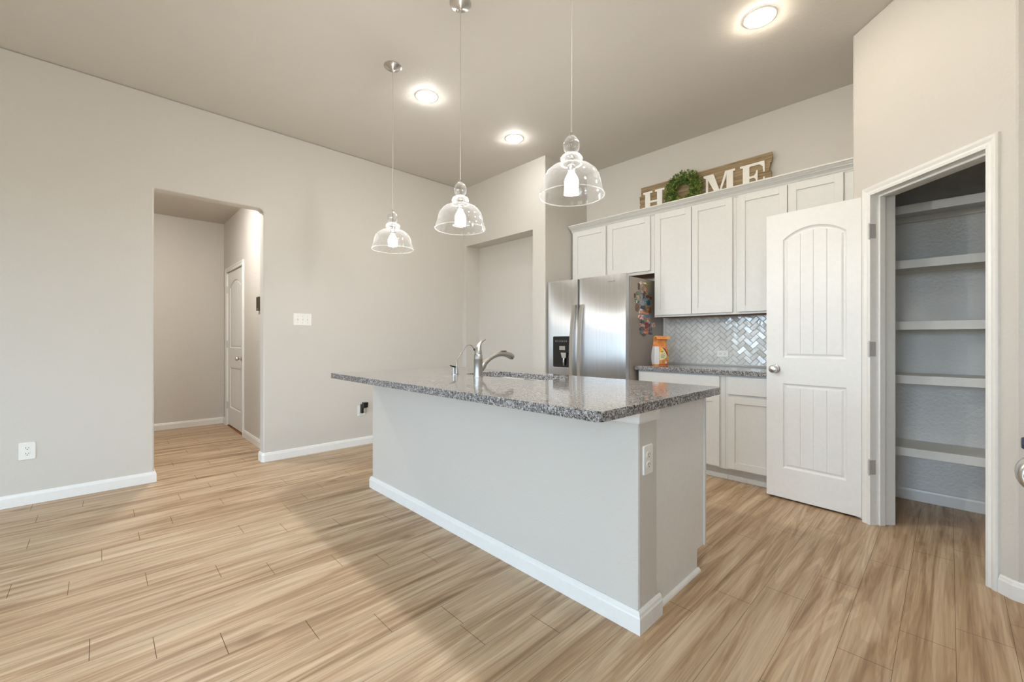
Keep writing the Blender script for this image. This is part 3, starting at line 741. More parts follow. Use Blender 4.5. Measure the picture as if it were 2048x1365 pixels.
# ================================================================== BAG ON THE COUNTER
M['bag_o'] = two_tone('bag_orange', srgb(238, 168, 98), srgb(230, 140, 76), 18)
M['bag_w'] = plain('bag_white', srgb(222, 220, 220), 0.35)
M['bag_cream'] = plain('bag_cream', srgb(240, 226, 180), 0.4)
M['bag_y'] = plain('bag_yellow', srgb(242, 202, 84), 0.4)
M['bag_br'] = plain('bag_brown', srgb(96, 76, 66), 0.4)
M['bag_deep'] = plain('bag_deep_orange', srgb(222, 108, 50), 0.4)
M['bag_gr'] = plain('bag_print', srgb(130, 124, 96), 0.5)
bx0, bx1, byf, byb, bz = -1.952, -1.815, 3.700, 3.79, 0.8905
bag = empty('food_bag', (-1.88, 3.745, bz), 'orange and white food bag with folded top on the back counter', 'bag')
def bagx(z):   # half width along x at relative height
    return 0.068*(0.93+0.10*math.sin(PI*min(1, z/0.16)))*(1.0 if z < 0.15 else 1-0.75*(z-0.15))
def bagd(z):
    if z < 0.15: return 0.040+0.008*math.sin(PI*z/0.15)
    return max(0.004, 0.040*(1-(z-0.15)/0.10))
def bag_front(x, z, o=0.0):  # z relative
    hw = bagx(z); s_ = max(-1, min(1, (x+1.883)/hw)); return 3.745-bagd(z)*(1-0.25*s_*s_)-o
rings = []
for z in [0, 0.004, 0.02, 0.045, 0.08, 0.115, 0.14, 0.16, 0.18, 0.20, 0.22, 0.232]:
    hw, hd = bagx(z), bagd(z); cx_ = -1.883
    ring = [(cx_+hw*a, 3.745+hd*b, bz+z) for a, b in ((-1, -.55), (-.96, -.78), (-.5, -.95), (0, -1), (.5, -.95), (.96, -.78), (1, -.55), (1, 0), (1, .55), (.96, .8), (0, 1), (-.96, .8), (-1, .55), (-.9, 0))]
    rings.append(ring)
m = MB(); m.loft(rings); m.build('bag_body', 'bag_o', bag, smooth=True)
def bag_patch(name, poly, mat, o):
    m = MB(); a = []; n = len(poly)
    cu = sum(p[0] for p in poly)/n; cv = sum(p[1] for p in poly)/n
    rings = []
    for s_ in (1.0, 0.75, 0.5, 0.25): rings.append([(-1.883+cu+(p[0]-cu)*s_, bag_front(-1.883+cu+(p[0]-cu)*s_, cv+(p[1]-cv)*s_, o), bz+cv+(p[1]-cv)*s_) for p in poly])
    m.loft(rings, cap=False); c = m.bm.verts.new((-1.883+cu, bag_front(-1.883+cu, cv, o), bz+cv)); m.bm.verts.ensure_lookup_table()
    L = len(m.bm.verts); inner = [m.bm.verts[L-1-n+i] for i in range(n)]
    for i in range(n): m.bm.faces.new([inner[i], inner[(i+1) % n], c])
    m.build(name, mat, bag, smooth=True)
# white gusset wraps the left side
m = MB(); rings = []
for z in [0.014, 0.045, 0.08, 0.115, 0.14, 0.165, 0.178]:
    hw, hd = bagx(z), bagd(z); f = 0.0012
    rings.append([(-1.883-hw*0.42, bag_front(-1.883-hw*0.42, z, f+0.001), bz+z), (-1.883-hw*0.7, bag_front(-1.883-hw*0.7, z, f+0.001), bz+z), (-1.883-hw*0.99-f, 3.745-hd*0.78, bz+z), (-1.883-hw-f, 3.745-hd*0.55, bz+z), (-1.883-hw*0.93-f, 3.745, bz+z), (-1.883-hw-f, 3.745+hd*.5, bz+z)])
m.loft(rings, cap=False, closed=False); m.build('white_side', 'bag_w', bag, smooth=True)
bag_patch('cream_label', [(-0.026, 0.048), (0.010, 0.055), (0.036, 0.072), (0.048, 0.092), (0.036, 0.125), (0.012, 0.158), (-0.006, 0.166), (-0.016, 0.14), (-0.026, 0.12)], 'bag_cream', 0.0022)
bag_patch('brown_swoosh', [(0.016, 0.168), (0.034, 0.150), (0.052, 0.118), (0.060, 0.092), (0.056, 0.088), (0.040, 0.118), (0.020, 0.152), (0.008, 0.166)], 'bag_br', 0.0024)
bag_patch('yellow_emblem', [(-0.018, 0.118), (0.010, 0.116), (0.016, 0.135), (0.006, 0.158), (-0.008, 0.162), (-0.016, 0.142)], 'bag_y', 0.0034)
bag_patch('dark_bottom', [(-0.030, 0.004), (0.062, 0.004), (0.062, 0.020), (0.0, 0.012), (-0.030, 0.018)], 'bag_deep', 0.0022)
bag_patch('price_sticker', [(0.026, 0.020), (0.048, 0.020), (0.048, 0.040), (0.026, 0.040)], 'bag_w', 0.0030)
for zz, wd in ((0.106, 0.040), (0.094, 0.044), (0.082, 0.036), (0.074, 0.030)):
    bag_patch('printed_line', [(-0.016, zz), (-0.016+wd, zz), (-0.016+wd, zz+0.0035), (-0.016, zz+0.0035)], 'bag_gr', 0.0032)
bag_patch('emblem_mark', [(-0.014, 0.130), (0.006, 0.130), (0.006, 0.134), (-0.014, 0.134)], 'bag_br', 0.0042)
# folded top
m = MB(); m.loft([[(-1.945, 3.742, bz+0.225), (-1.815, 3.742, bz+0.225), (-1.815, 3.750, bz+0.225), (-1.945, 3.750, bz+0.225)],
                  [(-1.946, 3.728, bz+0.262), (-1.812, 3.728, bz+0.258), (-1.812, 3.742, bz+0.262), (-1.946, 3.742, bz+0.267)],
                  [(-1.940, 3.700, bz+0.268), (-1.806, 3.700, bz+0.262), (-1.808, 3.706, bz+0.272), (-1.942, 3.706, bz+0.277)],
                  [(-1.938, 3.688, bz+0.248), (-1.806, 3.690, bz+0.243), (-1.806, 3.694, bz+0.245), (-1.938, 3.693, bz+0.250)]])
m.build('folded_top', 'bag_o', bag, bevel=0.002)
bag.rotation_euler = (0, 0, math.radians(54))

# ================================================================== OUTLETS AND SWITCHES
def duplex(fn, w=0.074, h=0.120, horizontal=False):
    """fn(a,b,c): a across, b up, c out from the wall"""
    parts = []
    m = MB(); pts = rrect(-w/2, w/2, -h/2, h/2, 0.006, 4)
    m.loft([[fn(a, b, 0.0) for a, b in pts], [fn(a, b, 0.003) for a, b in pts], [fn(a*0.94, b*0.965, 0.006) for a, b in pts]]); parts.append(('plate', 'plastic', m))
    return parts
def outlet(loc, fn, label, w=0.074, h=0.120, sideways=False, cat='outlet', recs=(1, -1)):
    e = empty('wall_outlet', loc, label, cat)
    for n_, mt, m in duplex(fn, w, h): m.build(n_, mt, e)
    for s_ in recs:
        cb = 0.0195*s_
        if sideways: F2 = lambda a, b, c: fn(-(b+cb) , a, c)
        else: F2 = lambda a, b, c: fn(a, b+cb, c)
        m = MB(); pts = [(0.0165*math.cos(2*PI*k/24), max(-0.0125, min(0.0125, 0.0165*math.sin(2*PI*k/24)))) for k in range(24)]
        m.loft([[F2(a, b, 0.004) for a, b in pts], [F2(a, b, 0.0078) for a, b in pts]]); rc = m.build('receptacle', 'plastic', e)
        m = MB()
        for (a, hh) in ((-0.0065, 0.0045), (0.0065, 0.0036)):
            m.loft([[F2(a-0.0011, 0.003-hh, c), F2(a+0.0011, 0.003-hh, c), F2(a+0.0011, 0.003+hh, c), F2(a-0.0011, 0.003+hh, c)] for c in (0.0074, 0.0083)])
        pts = [(0.0026*math.cos(2*PI*k/12), -0.0075+0.0026*math.sin(2*PI*k/12)) for k in range(12)]
        m.loft([[F2(a, b, c) for a, b in pts] for c in (0.0074, 0.0083)])
        m.build('slots', 'slot', rc)
    return e
# wall faces looking +X
fL = lambda y0, z0: (lambda a, b, c: (XL+c, y0+a, z0+b))
outlet((XL, -0.368, 0.367), fL(-0.368, 0.367), 'white duplex outlet low on the left wall before the hall opening', w=0.078, h=0.118)
e2 = outlet((XL, 2.003, 0.37), fL(2.003, 0.370), 'white outlet behind the black plug-in, left of the island', w=0.080, h=0.114)
outlet((-0.835, 1.556, 0.655), lambda a, b, c: (-0.835+c, 1.556+a, 0.655+b), 'white duplex outlet on the end of the island', w=0.074, h=0.116)
outlet((-1.452, YB-0.009, 1.001), lambda a, b, c: (-1.452+a, YB-0.0095-c, 1.001+b), 'pale sideways outlet on the tile backsplash', w=0.106, h=0.060, sideways=True)
# plug-in freshener
e = empty('plug_in_freshener', (XL+0.01, 2.01, 0.37), 'black plug-in air freshener with glass vial in the wall outlet', 'air freshener')
m = MB(); m.loft([[(XL+0.0085, y, z) for y, z in ((1.985, 0.345), (2.012, 0.345), (2.014, 0.44), (1.987, 0.44))], [(XL+0.045, y, z) for y, z in ((1.985, 0.345), (2.012, 0.345), (2.014, 0.435), (1.987, 0.435))]])
m.build('plug_body', 'black', e, bevel=0.003)
m = MB(); m.loft([[(XL+0.030, y, z) for y, z in ((1.990, 0.405), (2.040, 0.405), (2.046, 0.462), (1.996, 0.462))], [(XL+0.082, y, z) for y, z in ((1.990, 0.405), (2.040, 0.405), (2.046, 0.462), (1.996, 0.462))]])
m.build('cap', 'black', e, bevel=0.004)
m = MB(); m.lathe([(0.008, 0.348), (0.017, 0.352), (0.019, 0.385), (0.016, 0.398), (0.009, 0.4045)], (XL+0.062, 2.018, 0), 20); m.build('glass_vial', 'glass', e, smooth=True)
# triple switch
e = empty('light_switch', (XL, 1.409, 1.328), 'white three-gang toggle switch plate on the left wall', 'light switch')
f3 = fL(1.409, 1.328); pts = rrect(-0.083, 0.083, -0.059, 0.059, 0.006, 4)
m = MB(); m.loft([[f3(a, b, 0) for a, b in pts], [f3(a, b, 0.003) for a, b in pts], [f3(a*0.965, b*0.95, 0.006) for a, b in pts]]); m.build('plate', 'plastic', e)
for a in (-0.0455, 0, 0.0455):
    m = MB(); m.loft([[f3(a+p, q, 0.006) for p, q in ((-.005, -.011), (.005, -.011), (.005, .011), (-.005, .011))], [f3(a+p, q+0.005, 0.016) for p, q in ((-.0038, -.004), (.0038, -.004), (.0038, .004), (-.0038, .004))]])
    tg_ = m.build('toggle', 'plastic', e, bevel=0.0008)
    for q in (-0.030, 0.030):
        m = MB(); pp = [(a+0.0026*math.cos(2*PI*k/10), q+0.0026*math.sin(2*PI*k/10)) for k in range(10)]; m.loft([[f3(u_, v_, c) for u_, v_ in pp] for c in (0.0055, 0.0068)])
        m.build('screw', 'greymark', e)
# plaque in hall
e = empty('wall_plaque', (-5.05, HY, 1.44), 'small dark brown framed plaque on the hall side wall', 'plaque')
B('frame', 'plaque', -5.085, -4.995, HY-0.022, HY-0.0005, 1.436, 1.580, parent=e, bevel=0.002)
B('inset', 'slot', -5.075, -5.005, HY-0.0235, HY-0.0215, 1.462, 1.570, parent=e)

# ================================================================== HOME SIGN AND WREATH
M['copper'] = plain('rusty_edge', srgb(176, 104, 64), 0.6)
sg = empty('home_sign', (-1.65, 4.07, 2.353), 'weathered wood sign with white letters HOME on top of the cabinets', 'sign')
for i, (xa, xb, za, zb) in enumerate([(-2.252, -1.043, 2.634, 2.720), (-2.266, -1.060, 2.566, 2.6325), (-2.262, -1.048, 2.498, 2.5645), (-2.255, -1.052, 2.425, 2.4965), (-2.262, -1.046, 2.353, 2.4235)]):
    m = MB(); n = 12; r2 = random.Random(20+i)
    left = [(xa+r2.uniform(-.004, .004), za+(zb-za)*k/4) for k in range(5)]; right = [(xb+r2.uniform(-.005, .005), zb-(zb-za)*k/4) for k in range(5)]
    m.prism(right[::-1][::-1]+left[::1], xwall, 4.062, 4.080) if False else m.prism([left[0], right[-1]]+right[-2::-1]+left[:0:-1], xwall, 4.062, 4.080)
    m.build('plank', 'board', sg, bevel=0.0015)
def letter(name, boxes, polys):
    m = MB()
    for k_, (x0, x1, z0, z1) in enumerate(boxes): m.box(x0, x1, 4.050-0.0003*k_, 4.0615-0.0001*k_, z0, z1)
    for k_, p in enumerate(polys): m.prism(p, xwall, 4.0470-0.0003*k_, 4.0604+0.0001*k_)
    tag(m.build(name, 'letter', sg), None)
zt, zb_ = 2.658, 2.425
letter('letter_h', [(-2.219, -2.118, zt-0.020, zt), (-2.088, -1.987, zt-0.020, zt), (-2.219, -2.118, zb_, zb_+0.020), (-2.088, -1.987, zb_, zb_+0.020),
       (-2.197, -2.141, zb_, zt), (-2.066, -2.010, zb_, zt), (-2.15, -2.06, 2.538, 2.558)], [])
letter('letter_m', [(-1.602, -1.572, zt-0.017, zt), (-1.602, -1.530, zb_, zb_+0.018), (-1.582, -1.562, zb_, zt-0.02), (-1.412, -1.328, zt-0.018, zt), (-1.400, -1.345, zb_, zt), (-1.425, -1.325, zb_, zb_+0.018)],
       [[(-1.585, zt), (-1.513, zt), (-1.445, 2.452), (-1.478, 2.440)], [(-1.410, zt), (-1.388, zt), (-1.462, 2.440), (-1.478, 2.440)], [(-1.602, zt), (-1.602, zt-0.014), (-1.58, zt-0.03), (-1.56, zt-0.03), (-1.56, zt)]])
letter('letter_e', [(-1.287, -1.230, zt-0.018, zt), (-1.265, -1.212, zb_, zt), (-1.215, -1.093, zt-0.022, zt), (-1.287, -1.093, zb_, zb_+0.022), (-1.215, -1.150, 2.532, 2.550)],
       [[(-1.093, zt), (-1.135, zt-0.021), (-1.108, zt-0.045), (-1.102, 2.562), (-1.093, 2.562)], [(-1.185, 2.541), (-1.162, 2.565), (-1.158, 2.590), (-1.147, 2.590), (-1.147, 2.492), (-1.158, 2.492), (-1.162, 2.517)],
        [(-1.093, zb_), (-1.093, 2.520), (-1.102, 2.520), (-1.108, 2.470), (-1.135, zb_+0.02)], [(-1.212, zt-0.021), (-1.212, zt-0.030), (-1.20, zt-0.021)]])
wr = empty('wreath', (-1.784, 4.02, 2.40), 'round green leafy wreath standing in for the letter O on the sign', 'wreath')
wc = Vector((-1.784, 4.022, 2.568)); WR = 0.128
m = MB(); N = 40
path = [(wc.x+WR*math.cos(2*PI*k/N), wc.y+0.012, wc.z+WR*math.sin(2*PI*k/N)) for k in range(N)]
rings = []
for k in range(N):
    a = 2*PI*k/N; rr = 0.026
    rings.append([(wc.x+(WR+rr*math.cos(b))*math.cos(a), wc.y+0.006+rr*0.8*math.sin(b), wc.z+(WR+rr*math.cos(b))*math.sin(a)) for b in [2*PI*q/8 for q in range(8)]])
rings.append(rings[0]); m.loft(rings, cap=False)
m.build('wreath_ring', M['leaf'], wr, smooth=True)
m = MB(); lr = random.Random(9)
for k in range(2300):
    a = lr.uniform(0, 2*PI); b = lr.uniform(-PI, PI); rr = 0.026+0.030*lr.random()
    c = Vector((wc.x+(WR+rr*math.cos(b))*math.cos(a), wc.y+0.004-abs(rr*0.75*math.sin(b)) if lr.random() < 0.85 else wc.y+0.010, wc.z+(WR+rr*math.cos(b))*math.sin(a)))
    dr = Vector((math.cos(a)*math.cos(b)+lr.uniform(-.8, .8), -abs(math.sin(b))*0.6+lr.uniform(-.5, .3), math.sin(a)*math.cos(b)+lr.uniform(-.8, .8))).normalized()
    sd = dr.cross(Vector((lr.uniform(-1, 1), lr.uniform(-1, 1), lr.uniform(-1, 1)))).normalized(); L_ = lr.uniform(0.014, 0.027); wd = L_*0.26
    pts = [c, c+dr*L_*0.45+sd*wd, c+dr*L_, c+dr*L_*0.45-sd*wd]
    pts = [Vector((p.x, min(p.y, 4.047), p.z)) for p in pts]
    m.face(pts)
m.build('leaves', 'leaf', wr, fixn=False)
wr.location.z = 2.40

# ================================================================== ISLAND
IX0, IX1, IY0 = -3.075, -0.835, 1.487
isl = empty('kitchen_island', (-1.95, 1.85, 0), 'long kitchen island base with beige half wall and white end panel', 'island')
m = MB(); m.box(IX0, IX1, IY0, 1.640, 0, 0.8525); m.build('half_wall', 'wall', isl, bevel=0.010)
capp = [(0.0, 0.803), (0.006, 0.805), (0.009, 0.812), (0.009, 0.832), (0.013, 0.842), (0.016, 0.8525), (0, 0.8525)]
m = MB()
rings = []
for (x, y, nx, ny) in ((IX0, 1.64, -1, 0), (IX0, IY0, -1, -1), (IX1, IY0, 1, -1), (IX1, 1.64, 1, 0)):
    rings.append([(x+nx*u, y+ny*u, v) for u, v in capp])
m.loft(rings); m.build('top_trim', 'trim', isl)
m = MB(); rings = []
for (x, y, nx, ny) in ((IX0, 1.655, -1, 0), (IX0, IY0, -1, -1), (IX1, IY0, 1, -1), (IX1, 1.655, 1, 0)):
    rings.append([(x+nx*u, y+ny*u, v) for u, v in [(0, 0), (0.016, 0), (0.016, BH-0.022), (0.013, BH-0.016), (0.011, BH-0.006), (0.006, BH+0.002), (0, BH+0.002)]])
m.loft(rings); m.build('baseboard', 'trim', isl)
m = MB(); m.box(IX0+0.02, IX0+0.04, 1.641, 2.166, 0.102, 0.8525).box(-2.46, -2.445, 1.641, 2.166, 0.102, 0.8525).box(-1.62, -1.605, 1.641, 2.166, 0.102, 0.8525)
m.box(IX0+0.02, -0.872, 1.641, 2.166, 0.102, 0.118); m.build('cabinet_box', 'cabinet', isl)
B('toe_base', 'cabinet', IX0+0.02, -0.872, 1.641, 2.086, 0.0, 0.1018, parent=isl)
m = MB(); m.prism([(1.641, 0), (2.090, 0), (2.090, 0.104), (2.166, 0.104), (2.166, 0.8525), (1.641, 0.8525)], ywall, -0.8715, -0.858); m.build('end_panel', 'door', isl, bevel=0.001)
B('toe_kick', 'cabinet', IX0+0.02, -0.8725, 2.0862, 2.094, 0.0, 0.1015, parent=isl)
m = MB(); q = [(0, 0)]+[(0.016*math.cos(a), 0.016*math.sin(a)) for a in [PI/2*k/6 for k in range(7)]]
m.loft([[(-0.858+u_, 1.657, v_) for u_, v_ in q], [(-0.858+u_, 2.098, v_) for u_, v_ in q]]); m.build('shoe_molding', 'trim', isl)
B('face_frame', 'cabinet', IX0+0.02, -0.852, 2.167, 2.186, 0.102, 0.8525, parent=isl, bevel=0.001)
nd = 5; xw = (-0.875-(IX0+0.04))/nd
for k in range(nd):
    a = IX0+0.04+k*xw
    m = MB(); shaker(m, a+0.006, a+xw-0.006, -0.682, -0.115, -2.2066) if False else None
    mm = MB(); shaker(mm, a+0.006, a+xw-0.006, 0.115, 0.682, 0.0)
    bmesh.ops.transform(mm.bm, matrix=Matrix.Translation((0, 2.2066, 0)) @ Matrix.Diagonal((1, -1, 1, 1)), verts=mm.bm.verts)
    mm.build('cabinet_door', 'cabinet', isl, bevel=0.001)
    B('drawer_front', 'cabinet', a+0.006, a+xw-0.006, 2.1865, 2.206, 0.700, 0.838, parent=isl, bevel=0.001)
# specks of dirt on the shoe
# granite top
SX0, SX1, SY0, SY1 = -2.400, -1.665, 1.825, 2.168
outer = rrect(-3.125, -0.806, 1.186, 2.272, 0.028, 5)
def sink_loop(gx=0.0):
    pts = []
    x0, x1, y0, y1, r_ = SX0-gx, SX1+gx, SY0-gx, SY1+gx, 0.085
    base = rrect(x0, x1, y0, y1, r_, 6)
    return base
top = plate_with_holes('island_countertop', 'granite', [outer, sink_loop()], lambda u_, v_, w_: (u_, v_, w_), 0.853, 0.890, bevel=0.003)
tag(top, 'large polished speckled granite countertop on the island with sink cutout', 'countertop')
# sink with two bowls
e = empty('kitchen_sink', (-2.03, 2.0, 0.65), 'undermount stainless double bowl sink in the island countertop', 'sink')
def bowl(x0, x1, y0, y1, r_, zt_, dp, label=None):
    m = MB(); rings = []
    for i_, z_ in ((0, zt_), (0.006, zt_-0.02), (0.010, zt_-dp+0.04), (0.022, zt_-dp+0.012), (0.05, zt_-dp)):
        rings.append([(a, b, z_) for a, b in rrect(x0+i_, x1-i_, y0+i_, y1-i_, max(0.01, r_-i_*0.6), 6)])
    m.loft(rings, cap=False)
    f = m.bm.faces.new([m.bm.verts[-28+i] if False else v for i, v in enumerate(list(m.bm.verts)[-28:])])
    return m
bz_ = 0.8515
for (x0, x1, y0, y1) in ((SX0-0.008, -2.070, SY0-0.008, SY1+0.008), (-2.040, SX1+0.008, SY0-0.008, SY1+0.008)):
    m = bowl(x0, x1, y0, y1, 0.085, bz_-0.006, 0.17); b_ = m.build('bowl', 'sink', e, smooth=True, solid=0.0015)
    m = MB(); m.lathe([(0.042, bz_-0.1755), (0.040, bz_-0.1735), (0.030, bz_-0.1745)], ((x0+x1)/2, (y0+y1)/2, 0), 24); m.build('drain', 'chrome', b_, smooth=True)
plate_with_holes('rim', 'sink', [rrect(SX0-0.03, SX1+0.03, SY0-0.03, SY1+0.03, 0.09, 6), rrect(SX0-0.008, -2.070, SY0-0.008, SY1+0.008, 0.085, 6), rrect(-2.040, SX1+0.008, SY0-0.008, SY1+0.008, 0.085, 6)], lambda u_, v_, w_: (u_, v_, w_), bz_-0.008, bz_-0.0005, parent=e)

# faucet
fx, fy = -2.131, 1.757
e = empty('kitchen_faucet', (fx, fy, 0.89), 'brushed nickel pull-out faucet with curved lever beside the sink', 'faucet')
m = MB(); m.lathe([(0.033, 0.890), (0.033, 0.894), (0.0300, 0.897), (0.0290, 0.93), (0.0288, 1.004), (0.0300, 1.006), (0.0288, 1.010), (0.0284, 1.030), (0.0250, 1.036), (0.0220, 1.0365), (0.0220, 1.043)], (fx, fy, 0), 32)
m.build('body', 'faucet', e, smooth=True)
m = MB()
sp = [(1.775, .930, .020), (1.790, .955, .026), (1.806, .975, .022), (1.830, .990, .0175), (1.858, 1.006, .0165), (1.885, 1.019, .0168), (1.92, 1.0295, .0172), (1.955, 1.034, .018), (1.985, 1.0335, .0185), (2.015, 1.028, .0195), (2.04, 1.021, .0215), (2.058, 1.012, .022), (2.066, 1.005, .018)]
m.tube([(fx, a, b) for a, b, c in sp], [c for a, b, c in sp], 20); s_ = m.build('spout', 'faucet', e, smooth=True)
m = MB(); m.tube([(fx, 2.052, 1.010), (fx, 2.048, 0.998)], [0.019, 0.018], 20); m.build('spray_head', 'gasket', s_, smooth=True)
m = MB(); m.box(fx-0.007, fx+0.007, 1.960, 2.005, 1.050, 1.0545); m.build('spray_button', 'slot', s_, bevel=0.0015)
m = MB(); m.tube([(fx, fy, 1.0425), (fx, fy+0.001, 1.062), (fx, fy+0.004, 1.080), (fx, fy+0.012, 1.098), (fx, fy+0.024, 1.114), (fx, fy+0.042, 1.124), (fx, fy+0.062, 1.132)], [.0270, .0235, .0185, .0125, .0085, .0062, .0045], 18)
m.build('lever', 'faucet', e, smooth=True)
# filtered water tap
dx, dy = -2.380, 1.762
e = empty('filtered_water_tap', (dx, dy, 0.89), 'slim gooseneck water tap with black lever left of the faucet', 'tap')
m = MB(); m.lathe([(0.027, 0.890), (0.027, 0.893), (0.010, 0.895)], (dx, dy-0.003, 0), 24); m.lathe([(0.0095, 0.893), (0.0095, 0.925), (0.006, 0.937)], (dx, dy+0.008, 0), 18); m.lathe([(0.008, 0.893), (0.008, 0.938)], (dx, dy-0.016, 0), 16); m.build('base', 'faucet', e, smooth=True)
m = MB(); m.tube([(dx, dy+0.008, .930), (dx, dy+0.008, .970), (dx, dy+0.013, .988), (dx, dy+0.030, 1.014), (dx, dy+0.064, 1.057), (dx, dy+0.085, 1.079), (dx, dy+0.103, 1.091), (dx, dy+0.125, 1.094), (dx, dy+0.143, 1.086), (dx, dy+0.156, 1.072), (dx, dy+0.163, 1.062)], 0.0036, 10); n_ = m.build('spout', 'faucet', e, smooth=True)
m = MB(); m.tube([(dx, dy+0.161, 1.066), (dx, dy+0.168, 1.052)], [0.006, 0.0062], 12); m.build('nozzle_tip', 'black', n_, smooth=True)
m = MB(); m.tube([(dx, dy-0.004, 0.941), (dx, dy-0.022, 0.946), (dx, dy-0.050, 0.953)], [0.0055, 0.0048, 0.003], 10); m.build('lever', 'black', e, smooth=True)

# ================================================================== RANGE at the right edge
e = empty('range', (0.5, 1.08, 0), 'stainless range at the far right edge, only its bowed handle in view', 'range')
B('body', 'fridgeside', 0.215, XR-0.005, 0.70, 1.455, 0.02, 0.905, parent=e, bevel=0.003)
rd = B('oven_door', 'blackglass', 0.165, 0.214, 0.71, 1.447, 0.17, 0.80, parent=e, bevel=0.004)
B('drawer', 'steel', 0.165, 0.214, 0.71, 1.447, 0.03, 0.165, parent=e, bevel=0.004)
B('control_panel', 'steel', 0.150, 0.214, 0.71, 1.447, 0.805, 0.925, parent=e, bevel=0.004)
m = MB(); m.lathe([(0.014, 0.148), (0.013, 0.110), (0.011, 0.107)], (0, 1.415, 0.909), 20, 'x'); m.build('knob', 'navy', e, smooth=True)
# bowed end of the handle: a short oval tube joining bar and door
m = MB(); rings = []
for (yy, sc_) in ((1.396, 0.88), (1.410, 0.98), (1.430, 1.02), (1.450, 1.0)):
    rings.append([(0.155+0.0525*sc_*math.cos(2*PI*k/28), yy, 0.842+0.045*sc_*math.sin(2*PI*k/28)) for k in range(28)])
m.loft(rings, cap=False); hd_ = m.build('handle', 'nickel', rd, smooth=True, solid=0.006)
m = MB(); m.loft([[(0.155+0.0485*math.cos(2*PI*k/28), yy, 0.842+0.041*math.sin(2*PI*k/28)) for k in range(28)] for yy in (1.440, 1.446)]); m.build('dark_interior', 'slot', rd)  # dark disc painted in for the shade inside the oval tube
B('cooktop', 'blackglass', 0.160, XR-0.005, 0.70, 1.455, 0.906, 0.914, parent=e, bevel=0.002)

# ================================================================== LAMPS
def recessed(x, y, z, label, mat='lamp', grp='recessed ceiling lights'):
    e = empty('recessed_light', (x, y, z), label, 'ceiling light', grp)
    m = MB(); m.loft([[(x+r_*math.cos(2*PI*k/40), y+r_*math.sin(2*PI*k/40), z-h_) for k in range(40)] for r_, h_ in ((0.094, 0.0005), (0.094, 0.003), (0.086, 0.007), (0.067, 0.009), (0.062, 0.0065))], cap=False)
    m.build('trim_ring', 'trim', e, smooth=True)
    m = MB(); m.loft([[(x+r_*math.cos(2*PI*k/32), y+r_*math.sin(2*PI*k/32), z-h_) for k in range(32)] for r_, h_ in ((0.063, 0.006), (0.062, 0.015), (0.055, 0.023), (0.040, 0.029), (0.015, 0.031))]); m.build('lens', mat, e, smooth=True)
recessed(-0.799, 2.862, CEIL, 'recessed ceiling light in front of the upper cabinets, nearest the pantry', 'lampw')
recessed(-2.914, 1.868, CEIL, 'recessed ceiling light between the left and middle pendants')
recessed(-2.935, 2.872, CEIL, 'recessed ceiling light near the refrigerator alcove')
recessed(-0.25, 1.75, CEIL, 'added unseen recessed light above the frame over the aisle by the range', 'lampw')  # unseen can, placed here to brighten the open door and aisle floor
recessed(-0.25, 0.75, CEIL, 'added unseen recessed light above the frame nearest the camera over the aisle', 'lampw')  # extra unseen can, added to lift the aisle, island end and pantry
recessed(-5.05, 0.52, HC, 'recessed light in the lower hall ceiling', 'halllamp', 'hall ceiling lights')

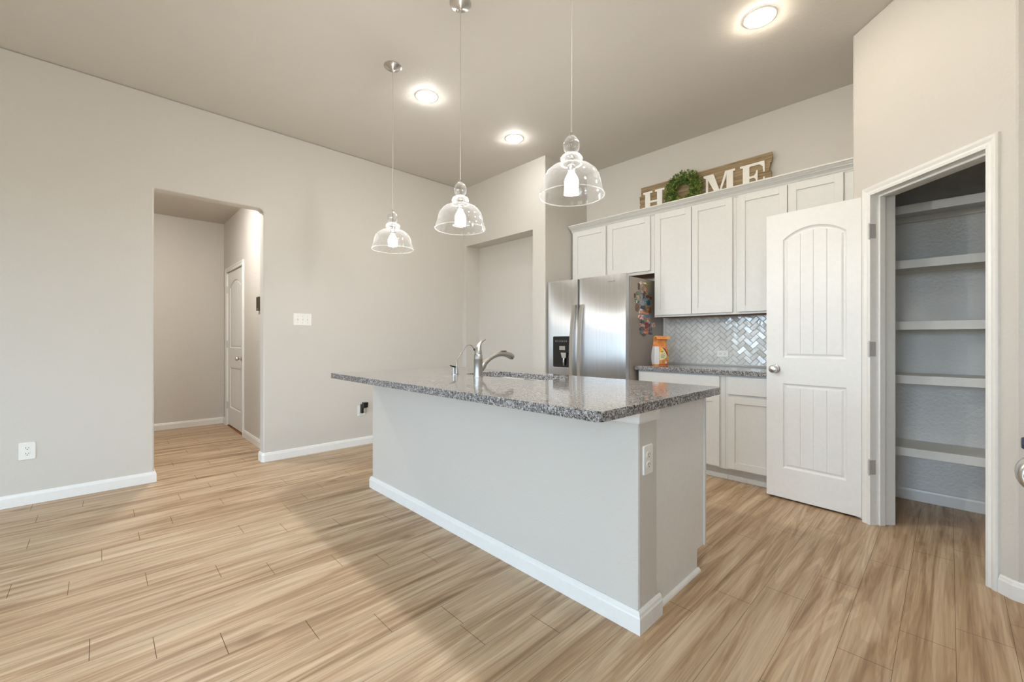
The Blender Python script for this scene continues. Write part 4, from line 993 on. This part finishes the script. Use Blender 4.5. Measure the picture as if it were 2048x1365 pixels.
RIMZ = 1.775
def pendant(x, y, label):
    e = empty('pendant_lamp', (x, y, CEIL), label, 'pendant lamp', 'pendant lamps over the island')
    m = MB(); m.lathe([(0.062, CEIL-0.0005), (0.062, CEIL-0.006), (0.050, CEIL-0.016), (0.018, CEIL-0.024), (0.008, CEIL-0.034), (0.0055, CEIL-0.040)], (x, y, 0), 36); c = m.build('canopy', 'nickel', e, smooth=True)
    for s_ in (-1, 1):
        m = MB(); m.lathe([(0.004, CEIL-0.024), (0.004, CEIL-0.014)], (x+s_*0.040, y, 0), 10); m.build('screw', 'chrome', c)
    m = MB(); m.lathe([(0.0024, RIMZ+0.27), (0.0024, CEIL-0.038)], (x, y, 0), 8); m.build('cord', 'hinge', e)
    m = MB(); m.lathe([(0.006, RIMZ+0.284), (0.006, RIMZ+0.268), (0.011, RIMZ+0.266), (0.011, RIMZ+0.262), (0.004, RIMZ+0.258), (0.004, RIMZ+0.180), (0.014, RIMZ+0.176), (0.0165, RIMZ+0.165), (0.0165, RIMZ+0.118), (0.013, RIMZ+0.112)], (x, y, 0), 20); m.build('socket', 'chrome', e, smooth=True)
    top = [(0.011, .270), (.018, .266), (.030, .252), (.0365, .236), (.0375, .224), (.034, .208), (.028, .197), (.0245, .191), (.030, .187), (.043, .180), (.0495, .170), (.0505, .163), (.047, .152), (.041, .145), (.045, .140)]
    prof = [(.045, .140), (.070, .135), (.092, .124), (.110, .108), (.122, .090), (.1285, .070), (.131, .052), (.132, .042), (.136, .034), (.1415, .018), (.1445, .004)]
    m = MB(); m.lathe([(r_, RIMZ+h_) for r_, h_ in prof], (x, y, 0), 64, cap=False); gs = m.build('glass_shade', 'glass', e, smooth=True)
    m = MB(); m.lathe([(r_, RIMZ+h_) for r_, h_ in top], (x, y, 0), 48, cap=False); m.build('glass_finial', 'glass_knob', e, smooth=True)
    m = MB(); m.lathe([(0.1450+0.0026*math.cos(a), RIMZ+0.0026*math.sin(a)) for a in [2*PI*k/10 for k in range(11)]], (x, y, 0), 64, cap=False); m.build('rim', 'glass_rim', gs, smooth=True)
    m = MB(); m.lathe([(0.012, RIMZ+0.112), (0.014, RIMZ+0.103), (0.022, RIMZ+0.090), (0.029, RIMZ+0.074), (0.0315, RIMZ+0.058), (0.030, RIMZ+0.042), (0.024, RIMZ+0.029), (0.013, RIMZ+0.021), (0.003, RIMZ+0.019)], (x, y, 0), 24); m.build('bulb', 'bulb', e, smooth=True)
pendant(-2.765, 1.492, 'clear glass pendant lamp farthest left, nearest the left wall')
pendant(-1.978, 1.497, 'clear glass pendant lamp in the middle of the three')
pendant(-1.180, 1.514, 'clear glass pendant lamp at right, nearest the camera')
